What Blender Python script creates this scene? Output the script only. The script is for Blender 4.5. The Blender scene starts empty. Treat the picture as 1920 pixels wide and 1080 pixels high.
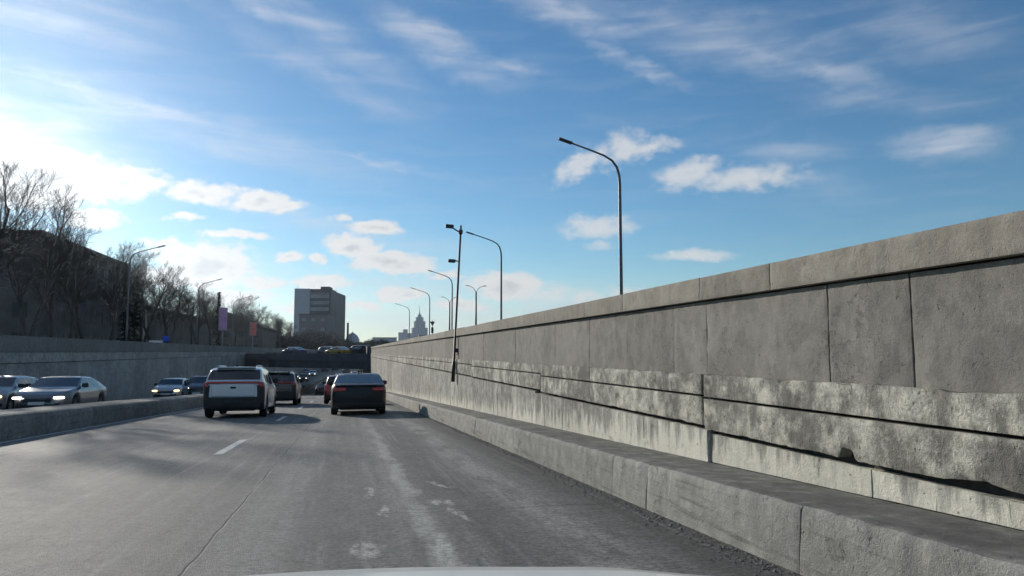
import bpy, math, random
from mathutils import Vector, noise as mnoise

rad = math.radians
S = bpy.context.scene
COL = S.collection

# ------------------------------------------------------------------ camera
cam_d = bpy.data.cameras.new('camera')
cam = bpy.data.objects.new('camera', cam_d)
COL.objects.link(cam)
cam.location = (0, 0, 1.1)
cam.rotation_euler = (rad(95.0), 0, rad(-12.69))
cam_d.sensor_width = 36
cam_d.lens = 1371 / 1920 * 36
cam_d.clip_start = 0.05
cam_d.clip_end = 20000
S.camera = cam

# ------------------------------------------------------------------ exposure
S.view_settings.view_transform = 'Standard'
S.view_settings.look = 'None'
S.view_settings.gamma = 1
S.view_settings.use_curve_mapping = False
S.view_settings.exposure = 0.0
S.cycles.volume_bounces = 0
S.cycles.max_bounces = 4
S.cycles.diffuse_bounces = 3
S.cycles.sample_clamp_indirect = 6
S.cycles.use_denoising = True
S.cycles.use_adaptive_sampling = True
S.cycles.adaptive_threshold = 0.04

# ------------------------------------------------------------------ sun + sky
SUN_AZ, SUN_EL = -25.0, 16.4
sdir = Vector((math.sin(rad(SUN_AZ)) * math.cos(rad(SUN_EL)), math.cos(rad(SUN_AZ)) * math.cos(rad(SUN_EL)), math.sin(rad(SUN_EL))))
sun_d = bpy.data.lights.new('sun', 'SUN')
sun = bpy.data.objects.new('sun', sun_d)
COL.objects.link(sun)
sun_d.energy = 4.2
sun_d.angle = rad(0.6)
sun_d.color = (1.0, 0.93, 0.82)
sun.rotation_euler = sdir.to_track_quat('Z', 'Y').to_euler()
sun.location = sdir * 300


class NT:
    """small node-tree helper"""
    def __init__(self, tree):
        self.t = tree; self.n = tree.nodes; self.l = tree.links

    def add(self, typ, **kw):
        nd = self.n.new(typ)
        for k, v in kw.items():
            setattr(nd, k, v)
        return nd

    def put(self, sock, v):
        if isinstance(v, bpy.types.NodeSocket):
            self.l.new(v, sock)
        elif v is not None:
            sock.default_value = v

    def m(self, op, a, b=None, c=None, clamp=False):
        nd = self.add('ShaderNodeMath', operation=op); nd.use_clamp = clamp
        self.put(nd.inputs[0], a)
        if b is not None: self.put(nd.inputs[1], b)
        if c is not None: self.put(nd.inputs[2], c)
        return nd.outputs[0]

    def step(self, v, lo, hi, a=0.0, b=1.0):
        nd = self.add('ShaderNodeMapRange', interpolation_type='SMOOTHSTEP')
        self.put(nd.inputs['Value'], v)
        for k, q in (('From Min', lo), ('From Max', hi), ('To Min', a), ('To Max', b)):
            self.put(nd.inputs[k], q)
        return nd.outputs[0]

    def noise(self, vec, scale, detail=5, rough=0.55, dist=0.0, lac=2.0):
        nd = self.add('ShaderNodeTexNoise')
        if vec is not None: self.put(nd.inputs['Vector'], vec)
        nd.inputs['Scale'].default_value = scale
        nd.inputs['Detail'].default_value = detail
        nd.inputs['Roughness'].default_value = rough
        nd.inputs['Distortion'].default_value = dist
        nd.inputs['Lacunarity'].default_value = lac
        return nd.outputs['Fac']

    def mapv(self, vec, loc=(0, 0, 0), rot=(0, 0, 0), scale=(1, 1, 1), typ='POINT'):
        nd = self.add('ShaderNodeMapping', vector_type=typ)
        self.put(nd.inputs['Vector'], vec)
        nd.inputs['Location'].default_value = loc
        nd.inputs['Rotation'].default_value = rot
        nd.inputs['Scale'].default_value = scale
        return nd.outputs[0]

    def vm(self, op, a, b=None):
        nd = self.add('ShaderNodeVectorMath', operation=op)
        self.put(nd.inputs[0], a)
        if b is not None: self.put(nd.inputs[1], b)
        return nd.outputs['Value'] if op in ('LENGTH', 'DOT_PRODUCT', 'DISTANCE') else nd.outputs[0]

    def mix(self, f, a, b, blend='MIX'):
        nd = self.add('ShaderNodeMix', data_type='RGBA', blend_type=blend)
        self.put(nd.inputs[0], f)
        self.put(nd.inputs[6], a if isinstance(a, bpy.types.NodeSocket) else (*a, 1))
        self.put(nd.inputs[7], b if isinstance(b, bpy.types.NodeSocket) else (*b, 1))
        return nd.outputs[2]

    def comb(self, x, y, z):
        nd = self.add('ShaderNodeCombineXYZ')
        self.put(nd.inputs[0], x); self.put(nd.inputs[1], y); self.put(nd.inputs[2], z)
        return nd.outputs[0]

    def sep(self, v):
        nd = self.add('ShaderNodeSeparateXYZ'); self.put(nd.inputs[0], v)
        return nd.outputs

    def bump(self, h, strength=0.5, dist=0.01):
        nd = self.add('ShaderNodeBump')
        nd.inputs['Strength'].default_value = strength
        nd.inputs['Distance'].default_value = dist
        self.put(nd.inputs['Height'], h)
        return nd.outputs[0]


# clouds: azimuth, elevation, half width, half height (degrees), tilt, weight
CUMULUS = [(-21.05,11.47,5.59,2.06,0,1.3), (-15.57,11.58,2.81,1.09,8,1.1), (-10.73,11.4,2.68,0.83,0,1), (-6.48,11.1,2.27,0.78,0,1), (-4.37,10.96,1.55,0.39,0,0.7), (-8.09,8.55,2.59,0.36,0,0.8), (-13.23,7.81,1.54,0.34,0,0.6), (2.04,9.55,2.12,0.62,0,1), (-4.27,7.1,1.04,0.48,0,0.9), (-2.32,7.05,0.79,0.4,0,0.8), (0.44,7.95,2.21,1.02,-10,1.1), (3.31,6.91,3.69,0.99,-5,1.1), (-9.84,6.17,3.41,1.85,0,1.1), (-12.16,6.82,2.08,1.14,0,0.8), (-2.08,5.16,2.16,0.65,0,0.9), (4.04,4.49,1.96,0.62,0,1), (12.27,5.08,3.14,1.17,-5,1.1), (15.62,4.58,2.51,0.67,0,0.8), (18.54,4.31,1.87,0.5,0,0.7), (-8.14,4.09,2.93,0.78,0,0.8), (1.13,3.47,2.0,0.41,0,0.7), (-0.6,10.14,0.8,0.29,0,0.5), (18.42,14.66,2.74,0.81,30,1), (21.37,15.57,1.88,1.12,30,0.9), (23.44,15.55,2.47,0.59,5,0.9), (26.46,13.53,2.41,0.96,10,1.1), (30.38,12.89,4.05,0.94,0,0.85), (19.42,9.69,2.67,0.83,0,1), (19.82,8.19,1.24,0.33,0,0.5), (26.64,7.33,2.69,0.44,0,1), (-12.5,5.2,2.4,0.9,0,1.0), (-6.0,5.0,1.6,0.5,0,0.9), (7.5,5.9,1.2,0.35,0,0.8), (8.6,3.6,2.2,0.5,0,0.9), (21.5,4.6,1.6,0.35,0,0.7), (-17.5,9.0,2.2,0.7,0,0.9), (-3.2,3.4,2.4,0.45,0,0.8), (-11.5,9.6,1.2,0.3,0,0.6)]
CIRRUS = [(44.11,13.87,4.04,1.33,-5,1.0), (-10.71,15.62,15.31,1.85,-9,0.6), (-20.56,13.61,7.77,2.9,-10,0.9), (-2.52,23.54,9.21,1.81,-28,0.5), (-7.3,24.75,4.59,0.87,-20,0.6), (7.09,23.07,7.24,1.7,-25,0.9), (11.83,21.84,3.87,0.69,-10,0.6), (17.88,25.31,7.28,1.28,-15,0.7), (22.51,21.74,4.59,0.68,-25,0.7), (31.04,22.11,8.9,1.81,-10,0.6), (36.61,19.94,5.4,1.07,-25,0.5), (43.51,21.19,5.43,1.99,-20,0.35), (33.85,14.72,4.07,0.83,-5,0.35), (35.97,12.25,3.58,1.13,-20,0.35), (-20.99,21.89,7.83,1.91,0,0.45), (-1.39,9.71,16.33,1.12,-11,0.4), (6.01,4.97,20.62,2.08,-3,0.4), (14.36,2.49,22.2,1.88,0,0.8), (-14.5,16.9,9.0,0.7,-8,0.8), (1.5,14.6,7.0,0.45,-9,0.6), (-3.0,21.0,10.0,1.2,-22,0.4), (27.0,24.0,12.0,1.6,-14,0.5), (40.0,17.5,6.0,0.8,-12,0.35)]


def build_world():
    w = bpy.data.worlds.new('World'); S.world = w; w.use_nodes = True
    T = NT(w.node_tree); T.n.clear()
    out = T.add('ShaderNodeOutputWorld'); bg = T.add('ShaderNodeBackground')
    T.l.new(bg.outputs[0], out.inputs[0])
    sky = T.add('ShaderNodeTexSky', sky_type='NISHITA')
    sky.sun_disc = False
    sky.sun_elevation = rad(SUN_EL); sky.sun_rotation = rad(SUN_AZ)
    sky.altitude = 100; sky.air_density = 1.0; sky.dust_density = 0.04; sky.ozone_density = 3.0
    bg.inputs[1].default_value = 0.085
    tc = T.add('ShaderNodeTexCoord')
    d = T.vm('NORMALIZE', tc.outputs['Generated'])
    x, y, z = T.sep(d)
    az = T.m('MULTIPLY', T.m('ARCTAN2', x, y), 57.29578)
    el = T.m('MULTIPLY', T.m('ARCSINE', z), 57.29578)
    P = T.comb(az, el, 0.0)
    # puffy warp
    w1 = T.noise(T.mapv(P, scale=(.55, .8, 1)), 1.0, 4, .55)
    w2 = T.noise(T.mapv(P, loc=(31, 17, 5), scale=(.55, .8, 1)), 1.0, 4, .55)
    PW = T.vm('ADD', P, T.comb(T.m('MULTIPLY_ADD', w1, 2.2, -1.1), T.m('MULTIPLY_ADD', w2, 1.3, -.65), 0.0))

    def field(vec, L):
        f = None
        for a, e, hw, hh, r, wt in L:
            v = T.mapv(vec, loc=(a, e, 0), rot=(0, 0, rad(r)), scale=(hw, hh, 1), typ='TEXTURE')
            q = T.m('MULTIPLY_ADD', T.vm('LENGTH', v), -wt, wt)
            f = q if f is None else T.m('MAXIMUM', f, q)
        return f
    fc = field(PW, [(a, e, hw * 1.12, hh * 1.15, r, wt * 1.3) for a, e, hw, hh, r, wt in CUMULUS if a < 15])
    fc2 = field(PW, [(a, e, hw * 1.15, hh * 1.2, r, wt * 1.1) for a, e, hw, hh, r, wt in CUMULUS if a >= 15])   # thinner, more broken clouds
    # the same kind of scattered cumulus all round, outside the stretch of sky in view
    gen = T.noise(T.mapv(PW, loc=(3, 9, 2), scale=(.11, .28, 1)), 1.0, 3, .5)
    band = T.m('MULTIPLY', T.step(el, 3, 6), T.step(el, 16, 9))
    outside = T.step(T.m('ABSOLUTE', T.m('SUBTRACT', az, 12.7)), 37, 48)
    fg = T.m('MULTIPLY', T.m('MULTIPLY', T.step(gen, .52, .72), band), outside)
    fc = T.m('MAXIMUM', fc, T.m('MULTIPLY_ADD', fg, 2.0, -1.2))
    nz = T.noise(T.mapv(P, scale=(.8, 1.2, 1)), 1.0, 7, .55)
    nzf = T.m('MULTIPLY_ADD', nz, 1.5, -.75)
    dens = T.m('ADD', fc, nzf)
    dens2 = T.m('ADD', fc2, nzf)
    mc = T.m('MAXIMUM', T.step(dens, -.12, .62), T.m('MULTIPLY', T.step(dens2, -.25, .85), .80))
    dens = T.m('MAXIMUM', dens, T.m('SUBTRACT', dens2, .15))
    # cirrus veils: streaky
    sv = T.mapv(P, rot=(0, 0, rad(16)), scale=(.12, .75, 1))
    st = T.noise(sv, 1.0, 5, .52, .5)
    st2 = T.noise(T.mapv(P, loc=(7, 3, 1), rot=(0, 0, rad(30)), scale=(.35, 1.2, 1)), 1.0, 5, .6)
    PC = T.vm('ADD', P, T.comb(T.m('MULTIPLY_ADD', w2, 3.0, -1.5), T.m('MULTIPLY_ADD', w1, 1.6, -.8), 0.0))
    fi = field(PC, CIRRUS)
    fo = T.m('MULTIPLY', T.m('MULTIPLY', outside, T.step(el, 10, 18)), .35)
    fi = T.m('MAXIMUM', T.step(fi, -.25, .9), fo)
    # faint streaks everywhere above the horizon
    base = T.m('MULTIPLY', T.step(st, .42, .8), T.m('MULTIPLY', T.step(el, 0, 10), .12))
    mi = T.m('MULTIPLY', fi, T.m('MULTIPLY_ADD', T.step(st, .25, .75), .65, T.m('MULTIPLY', st2, .5)))
    mi = T.m('ADD', mi, T.m('ADD', base, T.step(el, 7, -1, 0.0, .55)), clamp=True)
    mi = T.m('MULTIPLY', mi, .78)
    # brightness of clouds rises towards the sun (forward scattering)
    sv_ = T.add('ShaderNodeCombineXYZ')
    for i in range(3): sv_.inputs[i].default_value = sdir[i]
    cs = T.m('MAXIMUM', T.vm('DOT_PRODUCT', d, sv_.outputs[0]), 0.0)
    glow = T.m('ADD', T.m('MULTIPLY', T.m('POWER', cs, 14.0), 1.8), T.m('MULTIPLY', T.m('POWER', cs, 120.0), 4.0))
    cb = T.m('ADD', glow, 8.6)
    core = T.step(dens, .75, 1.7)
    ccol = T.mix(core, (1.0, 1.0, 1.0), (.66, .69, .74))
    ccol = T.vm('SCALE', ccol); ccol.node.inputs['Scale'].default_value = 1; T.put(ccol.node.inputs['Scale'], cb)
    icol = T.vm('SCALE', T.comb(.90, .95, 1.06)); T.put(icol.node.inputs['Scale'], T.m('MULTIPLY', cb, .92))
    hs = T.add('ShaderNodeHueSaturation'); hs.inputs['Saturation'].default_value = 1.12; hs.inputs['Value'].default_value = 1.20
    T.l.new(sky.outputs[0], hs.inputs['Color']); skyc = T.mix(1.0, hs.outputs[0], (.91, 1.03, 1.04), 'MULTIPLY')
    col = T.mix(mi, skyc, icol)
    col = T.mix(T.m('MULTIPLY', mc, .95), col, ccol)
    T.l.new(col, bg.inputs[0])
    w.cycles.sampling_method = 'MANUAL'
    w.cycles.sample_map_resolution = 512


build_world()

# ------------------------------------------------------------------ materials
MATS = {}


def new_mat(name):
    m = bpy.data.materials.new(name); m.use_nodes = True
    T = NT(m.node_tree)
    b = T.n['Principled BSDF']
    MATS[name] = m
    return m, T, b


def plain(name, col, rough=.6, metal=0, coat=0, var=.12, scale=6, bump=0.0, emit=None, estr=0, spec=.5):
    m, T, b = new_mat(name)
    b.inputs['Roughness'].default_value = rough
    b.inputs['Metallic'].default_value = metal
    b.inputs['Coat Weight'].default_value = coat
    b.inputs['Coat Roughness'].default_value = .05
    b.inputs['Specular IOR Level'].default_value = spec
    geo = T.add('ShaderNodeNewGeometry')
    n = T.noise(geo.outputs['Position'], scale, 6, .6)
    f = T.step(n, .3, .7)
    lo = tuple(c * (1 - var) for c in col); hi = tuple(min(1, c * (1 + var)) for c in col)
    T.l.new(T.mix(f, lo, hi), b.inputs['Base Color'])
    if bump:
        T.l.new(T.bump(n, bump, .02), b.inputs['Normal'])
    if emit:
        b.inputs['Emission Color'].default_value = (*emit, 1)
        b.inputs['Emission Strength'].default_value = estr
    return m


def concrete(name, grey, cream, lo, hi, streak=.5, bump=.5, dark=.5, salt=None, grime=1.0, crack=.6, scuff=0.0):
    """weathered concrete; cream patches where the noise is between lo and hi; salt = height over the road where white deposit ends"""
    m, T, b = new_mat(name)
    geo = T.add('ShaderNodeNewGeometry'); P = geo.outputs['Position']
    x, y, z = T.sep(P)
    big = T.noise(P, .9, 4, .55)
    mid = T.noise(P, 5.5, 7, .65)
    fine = T.noise(P, 46, 5, .65)
    grit = T.noise(P, 170, 3, .6)
    sv = T.mapv(P, scale=(6, 6, .75))
    stv = T.noise(sv, 1.0, 6, .62)
    f = T.m('ADD', T.m('MULTIPLY', mid, 1 - streak), T.m('MULTIPLY', stv, streak))
    f = T.m('ADD', f, T.m('MULTIPLY_ADD', big, .35, -.175))
    f = T.m('ADD', f, T.m('MULTIPLY_ADD', fine, .22, -.11))
    mask = T.step(f, lo, hi)
    if salt:
        hgt = T.m('ADD', z, T.m('MULTIPLY', y, .042))       # height over the ramp
        edge = T.m('ADD', hgt, T.m('MULTIPLY_ADD', stv, -1.5, .75))
        s = T.step(edge, salt + .13, salt - .13)
        mask = T.m('MAXIMUM', T.m('MULTIPLY', mask, .75), T.m('MULTIPLY', s, T.step(mid, .18, .5)))
    g2 = tuple(c * dark for c in grey)
    gcol = T.mix(T.step(T.m('ADD', mid, T.m('MULTIPLY_ADD', big, .5, -.25)), .3, .62), g2, grey)
    col = T.mix(mask, gcol, cream)
    # dirty dark runs and pits
    runs = T.step(T.noise(T.mapv(P, loc=(4, 2, 0), scale=(9, 9, .5)), 1.0, 5, .6), .60, .78)
    col = T.mix(T.m('MULTIPLY', runs, .45 * grime), col, tuple(c * .38 for c in grey))
    pits = T.step(T.noise(P, 19, 3, .5), .67, .73)
    col = T.mix(T.m('MULTIPLY', pits, .6 * grime), col, tuple(c * .35 for c in grey))
    if scuff:
        sc = T.noise(T.mapv(P, loc=(1, 7, 3), scale=(3, .8, 16)), 1.0, 6, .65)
        col = T.mix(T.m('MULTIPLY', T.step(sc, .54, .70), scuff), col, tuple(c * .25 for c in grey))
        sl = T.noise(T.mapv(P, loc=(5, 1, 8), scale=(3, .6, 11)), 1.0, 6, .65)
        col = T.mix(T.m('MULTIPLY', T.step(sl, .58, .72), scuff * .6), col, cream)
    ck = None
    if crack:
        vo = T.add('ShaderNodeTexVoronoi', feature='DISTANCE_TO_EDGE')
        T.put(vo.inputs['Vector'], T.vm('ADD', P, T.vm('SCALE', T.comb(mid, T.noise(P, 3.3, 6, .65), T.noise(T.mapv(P, loc=(5, 5, 5)), 3.3, 6, .65)))))
        vo.inputs['Scale'].default_value = 1.15
        ck = T.m('MULTIPLY', T.step(vo.outputs['Distance'], .010, .003), T.step(T.noise(P, .8, 3, .5), .50, .60))
        col = T.mix(T.m('MULTIPLY', ck, crack), col, tuple(c * .2 for c in grey))
    gv = T.m('MULTIPLY_ADD', T.step(grit, .3, .7), .34, .83)
    oi = T.add('ShaderNodeObjectInfo')                       # every cast block has its own tone
    gv = T.m('MULTIPLY', gv, T.m('MULTIPLY_ADD', oi.outputs['Random'], .22, .89))
    vs = T.vm('SCALE', col); T.put(vs.node.inputs['Scale'], gv)
    T.l.new(vs, b.inputs['Base Color'])
    b.inputs['Roughness'].default_value = .92
    b.inputs['Specular IOR Level'].default_value = .25
    h = T.m('ADD', T.m('MULTIPLY', fine, .6), T.m('MULTIPLY', mid, 1.0))
    h = T.m('ADD', h, T.m('MULTIPLY', grit, .35))
    h = T.m('SUBTRACT', h, T.m('MULTIPLY', pits, .5))
    if ck: h = T.m('SUBTRACT', h, T.m('MULTIPLY', ck, .6))
    T.l.new(T.bump(h, bump, .018), b.inputs['Normal'])
    return m


M_PANEL = concrete('panel_concrete', (.262, .245, .215), (.37, .35, .305), .52, .82, .62, .42, .72)
M_COPING = concrete('coping_concrete', (.32, .29, .242), (.45, .415, .35), .52, .85, .3, .45, .78)
M_BAND = concrete('band_concrete', (.30, .288, .25), (.66, .63, .52), .43, .66, .30, .8, .62)
M_PLINTH = concrete('plinth_concrete', (.33, .32, .285), (.66, .635, .53), .45, .70, .5, .6, .62, salt=.58)
M_KERB = concrete('kerb_concrete', (.34, .335, .30), (.52, .50, .44), .52, .85, .15, .8, .75, scuff=.55)
M_KERBTOP = concrete('kerb_top_concrete', (.20, .20, .18), (.36, .35, .31), .52, .75, .1, .6, .6)
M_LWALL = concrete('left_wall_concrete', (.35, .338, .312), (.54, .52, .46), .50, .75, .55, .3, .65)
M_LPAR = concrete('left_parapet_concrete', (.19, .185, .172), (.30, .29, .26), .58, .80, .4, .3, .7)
M_MEDIAN = concrete('median_concrete', (.25, .243, .22), (.48, .46, .40), .54, .80, .3, .4, .65, scuff=.6)
M_CORE = plain('joint_shadow_mortar', (.05, .048, .044), .95, var=.3, scale=20)


def road_mat():
    m, T, b = new_mat('asphalt')
    geo = T.add('ShaderNodeNewGeometry'); P = geo.outputs['Position']
    x, y, z = T.sep(P)
    F = T.comb(x, y, 0.0)
    big = T.noise(T.mapv(F, scale=(1.2, .12, 1)), 1.0, 5, .6)
    mid = T.noise(F, 3.0, 6, .62)
    agg = T.noise(F, 95, 3, .7)
    agg2 = T.add('ShaderNodeTexVoronoi'); T.put(agg2.inputs['Vector'], F); agg2.inputs['Scale'].default_value = 120
    spk = T.m('SUBTRACT', 1.0, agg2.outputs['Distance'])
    col = T.mix(T.step(big, .3, .7), (.125, .127, .118), (.155, .157, .147))
    col = T.mix(T.m('MULTIPLY', T.step(mid, .35, .7), .5), col, (.21, .21, .195))
    # wheel tracks polished dark and dusty light strips between them, running along the lanes
    warp = T.m('MULTIPLY_ADD', T.noise(T.mapv(F, scale=(.3, .10, 1)), 1.0, 3), .5, -.25)
    xw = T.m('ADD', x, warp)

    def strip(c, w, col_, k, src):
        dd = T.m('ABSOLUTE', T.m('SUBTRACT', xw, c))
        f = T.step(dd, w, w * .25)
        br = T.step(T.noise(T.mapv(F, loc=(c, 0, 0), scale=(3.5, .7, 1)), 1.0, 6, .65), .32, .62)
        return T.mix(T.m('MULTIPLY', T.m('MULTIPLY', f, br), k), src, col_)
    col = strip(1.62, .30, (.34, .335, .30), .75, col)
    col = strip(.50, .20, (.28, .275, .25), .6, col)
    col = strip(-.62, .30, (.24, .235, .215), .7, col)
    col = strip(-1.2, .40, (.10, .10, .094), .6, col)
    col = strip(-3.2, .5, (.24, .235, .215), .5, col)
    col = strip(-4.9, .6, (.27, .265, .24), .5, col)
    col = strip(1.05, .3, (.088, .09, .085), .7, col)
    col = strip(-.1, .35, (.092, .094, .088), .6, col)
    # dirt lying along the kerb
    gut = T.step(T.m('ADD', x, T.m('MULTIPLY_ADD', mid, .5, -.25)), 1.98, 2.22)
    col = T.mix(T.m('MULTIPLY', gut, .75), col, (.075, .075, .068))
    lim = T.m('SUBTRACT', 1.0, T.step(T.m('ABSOLUTE', T.m('ADD', x, 6.3)), .05, .35))
    col = T.mix(T.m('MULTIPLY', lim, .45), col, (.23, .225, .21))
    # long worn streaks
    lf = T.noise(T.mapv(F, scale=(7.5, .16, 1)), 1.0, 6, .62)
    col = T.mix(T.m('MULTIPLY', T.step(lf, .50, .72), .55), col, (.27, .268, .245))
    col = T.mix(T.m('MULTIPLY', T.step(lf, .46, .28), .45), col, (.075, .077, .073))
    # a faded pale ribbon that wanders down the lane
    rw = T.m('MULTIPLY_ADD', T.noise(T.mapv(F, scale=(.02, .55, 1)), 1.0, 6, .68), .44, -.22)
    rd = T.m('ABSOLUTE', T.m('SUBTRACT', T.m('ADD', x, rw), .62))
    rn = T.noise(T.mapv(F, scale=(11, 2.2, 1)), 1.0, 6, .7)
    rib = T.m('MULTIPLY', T.step(T.m('ADD', rd, T.m('MULTIPLY_ADD', rn, .16, -.08)), .13, .03), T.m('MULTIPLY', T.step(y, 26, 9), T.step(T.noise(T.mapv(F, scale=(.02, .8, 1)), 1.0, 3), .28, .50)))
    col = T.mix(T.m('MULTIPLY', rib, .7), col, (.42, .415, .37))
    # dried cement spills
    wv = T.vm('ADD', F, T.comb(T.m('MULTIPLY_ADD', T.noise(T.mapv(F, scale=(5, 1.6, 1)), 1.0, 5, .6), .30, -.15), T.m('MULTIPLY_ADD', T.noise(T.mapv(F, loc=(9, 4, 0), scale=(3, 1, 1)), 1.0, 4, .6), .5, -.25), 0.0))
    sp = None
    for cx, cy, hx, hy, rz in [(.15, 5.08, .10, .22, 0), (.87, 6.85, .11, .20, .3), (.66, 5.0, .08, .5, -.03),
                               (.95, 6.2, .05, .5, .1), (.25, 7.7, .05, .5, 0), (.33, 6.5, .04, .3, 0), (1.0, 8.0, .05, .3, .4)]:
        q = T.vm('LENGTH', T.mapv(wv, loc=(cx, cy, 0), rot=(0, 0, rz), scale=(hx, hy, 1), typ='TEXTURE'))
        q = T.step(q, 1.15, .55)
        sp = q if sp is None else T.m('MAXIMUM', sp, q)
    brk = T.step(T.noise(T.mapv(F, scale=(12, 4, 1)), 1.0, 6, .7), .38, .58)
    col = T.mix(T.m('MULTIPLY', T.m('MULTIPLY', sp, brk), .85), col, (.46, .455, .41))
    # small pale specks
    vo = T.add('ShaderNodeTexVoronoi'); T.put(vo.inputs['Vector'], F); vo.inputs['Scale'].default_value = 3.4
    speck = T.m('MULTIPLY', T.step(vo.outputs['Distance'], .085, .03), T.step(mid, .5, .62))
    col = T.mix(T.m('MULTIPLY', speck, .7), col, (.33, .33, .30))
    # the long seam between two paving passes, and hairline cracks
    cw = T.m('MULTIPLY_ADD', T.noise(T.mapv(F, scale=(.01, 1.6, 1)), 1.0, 6, .65), .07, -.035)
    cd = T.m('ABSOLUTE', T.m('SUBTRACT', T.m('ADD', x, cw), -.91))
    open_ = T.step(T.noise(T.mapv(F, scale=(.01, .5, 1)), 1.0, 4, .6), .36, .55)
    crack = T.m('MULTIPLY', T.step(cd, .012, .004), open_)
    tw = T.m('MULTIPLY_ADD', T.noise(T.mapv(F, scale=(1.3, .01, 1)), 1.0, 6, .6), .34, -.17)
    tcr = T.m('MULTIPLY', T.step(T.m('ABSOLUTE', T.m('SUBTRACT', T.m('ADD', y, tw), 6.35)), .014, .004), T.step(x, -.2, .3))
    crack = T.m('MAXIMUM', crack, T.m('MULTIPLY', tcr, .7))
    col = T.mix(T.m('MULTIPLY', crack, .9), col, (.02, .02, .019))
    vs = T.vm('SCALE', col); T.put(vs.node.inputs['Scale'], T.m('ADD', T.m('MULTIPLY_ADD', T.step(agg, .32, .68), .45, .45), T.m('ADD', T.m('MULTIPLY', T.step(T.noise(F, 24, 4, .75), .36, .64), .62), T.m('MULTIPLY_ADD', T.step(T.noise(F, 6.5, 5, .7), .35, .65), .24, -.12))))
    T.l.new(vs, b.inputs['Base Color'])
    rg = T.m('MULTIPLY_ADD', mid, .15, .72)
    T.l.new(rg, b.inputs['Roughness'])
    b.inputs['Specular IOR Level'].default_value = .25
    h = T.m('ADD', T.m('MULTIPLY', agg, .8), T.m('MULTIPLY', spk, .35))
    h = T.m('SUBTRACT', h, T.m('MULTIPLY', crack, .9))
    T.l.new(T.bump(h, .55, .012), b.inputs['Normal'])
    return m


M_ROAD = road_mat()
M_PAINT = plain('road_paint', (.55, .55, .52), .75, var=.35, scale=14, bump=.3)
M_GROUND = plain('ground_dirt', (.09, .085, .07), .95, var=.3, scale=.6)
M_STEEL = plain('galvanised_steel', (.11, .115, .125), .45, .6, var=.2, scale=9)
M_DARKSTEEL = plain('dark_painted_steel', (.035, .036, .04), .5, .3, var=.3, scale=9)
M_LAMPHEAD = plain('lamp_head_grey', (.06, .062, .068), .5, .2)
M_BARK = plain('bark', (.075, .062, .052), .95, var=.3, scale=5)
M_TWIG = plain('twig_bark', (.085, .068, .058), .95, var=.25, scale=3)
M_FIR = plain('fir_needles', (.022, .032, .022), .9, var=.4, scale=2)
M_BRUSH = plain('far_brush', (.020, .022, .019), .95, var=.4, scale=.6)
M_LEAF = plain('spring_leaf', (.06, .095, .03), .8, var=.4, scale=1)
M_BRICK = plain('dark_render', (.12, .112, .105), .9, var=.2, scale=.4)
M_BRICK2 = plain('low_house_render', (.11, .095, .085), .9, var=.2, scale=.4)
M_TAN = plain('tan_render', (.45, .38, .29), .9, var=.15, scale=.7)
M_ROOF = plain('roof_tin', (.06, .05, .048), .7, var=.25, scale=.8)
M_WINDOW = plain('window_glass_far', (.03, .034, .038), .45, var=.3, scale=.3)
M_FRAME = plain('window_frame_far', (.085, .08, .077), .8)
M_SLAB = plain('tower_grey_panel', (.33, .36, .41), .7, var=.08, scale=.2)
M_TDARK = plain('tower_dark_panel', (.018, .025, .038), .6, var=.12, scale=.2)
M_TGLASS = plain('tower_glass', (.20, .22, .25), .35, var=.3, scale=.3)
M_PODIUM = plain('podium_render', (.12, .112, .118), .8, var=.1, scale=.2)
M_BRIDGE = plain('bridge_girder', (.050, .055, .065), .7, var=.25, scale=.8)
M_BRIDGE2 = plain('bridge_fascia', (.075, .08, .10), .7, var=.2, scale=.8)
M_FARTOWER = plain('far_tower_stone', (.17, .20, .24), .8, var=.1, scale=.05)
M_PURPLE = plain('purple_print', (.56, .27, .47), .5, var=.12, scale=1.2)
M_RED = plain('red_print', (.80, .16, .13), .5, var=.08, scale=1.2)
M_GREYBOX = plain('lightbox_frame', (.22, .22, .24), .6)
M_BLUESIGN = plain('blue_sign_face', (.02, .10, .75), .4, var=.05)
M_WHITESIGN = plain('white_sign_face', (.75, .75, .75), .5, var=.05)
M_TYRE = plain('tyre_rubber', (.014, .014, .015), .85, var=.3, scale=30)
M_RIM = plain('alloy_rim', (.22, .22, .23), .35, .8)
M_GLASS = plain('tinted_car_glass', (.020, .023, .026), .04, var=.2, spec=1.0)
M_DUSTY_SHEEN = plain('dusty_sky_sheen_glass', (.13, .145, .155), .16, var=.15, spec=1.0)  # sky reflection painted in as a paler base colour, along with dust
M_PLASTIC = plain('black_car_plastic', (.018, .019, .02), .55, var=.2)
M_TAIL = plain('red_tail_lamp', (.50, .045, .05), .3, coat=.2, var=.1)
M_PLATE = plain('number_plate', (.62, .62, .60), .5, var=.05)
M_CHROME = plain('chrome', (.55, .56, .58), .15, .9)
M_HEADLIT = plain('lit_headlamp', (.9, .9, .85), .2, emit=(1, .95, .82), estr=4)
M_HEADWARM = plain('lit_warm_headlamp', (.9, .8, .6), .2, emit=(1, .72, .32), estr=4)
M_HEADOFF = plain('clear_headlamp', (.55, .57, .6), .1, .3)


def paint(name, col, rough=.3, metal=0.0):
    return plain(name, col, rough, metal, coat=.7, var=.05, scale=3)


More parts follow.
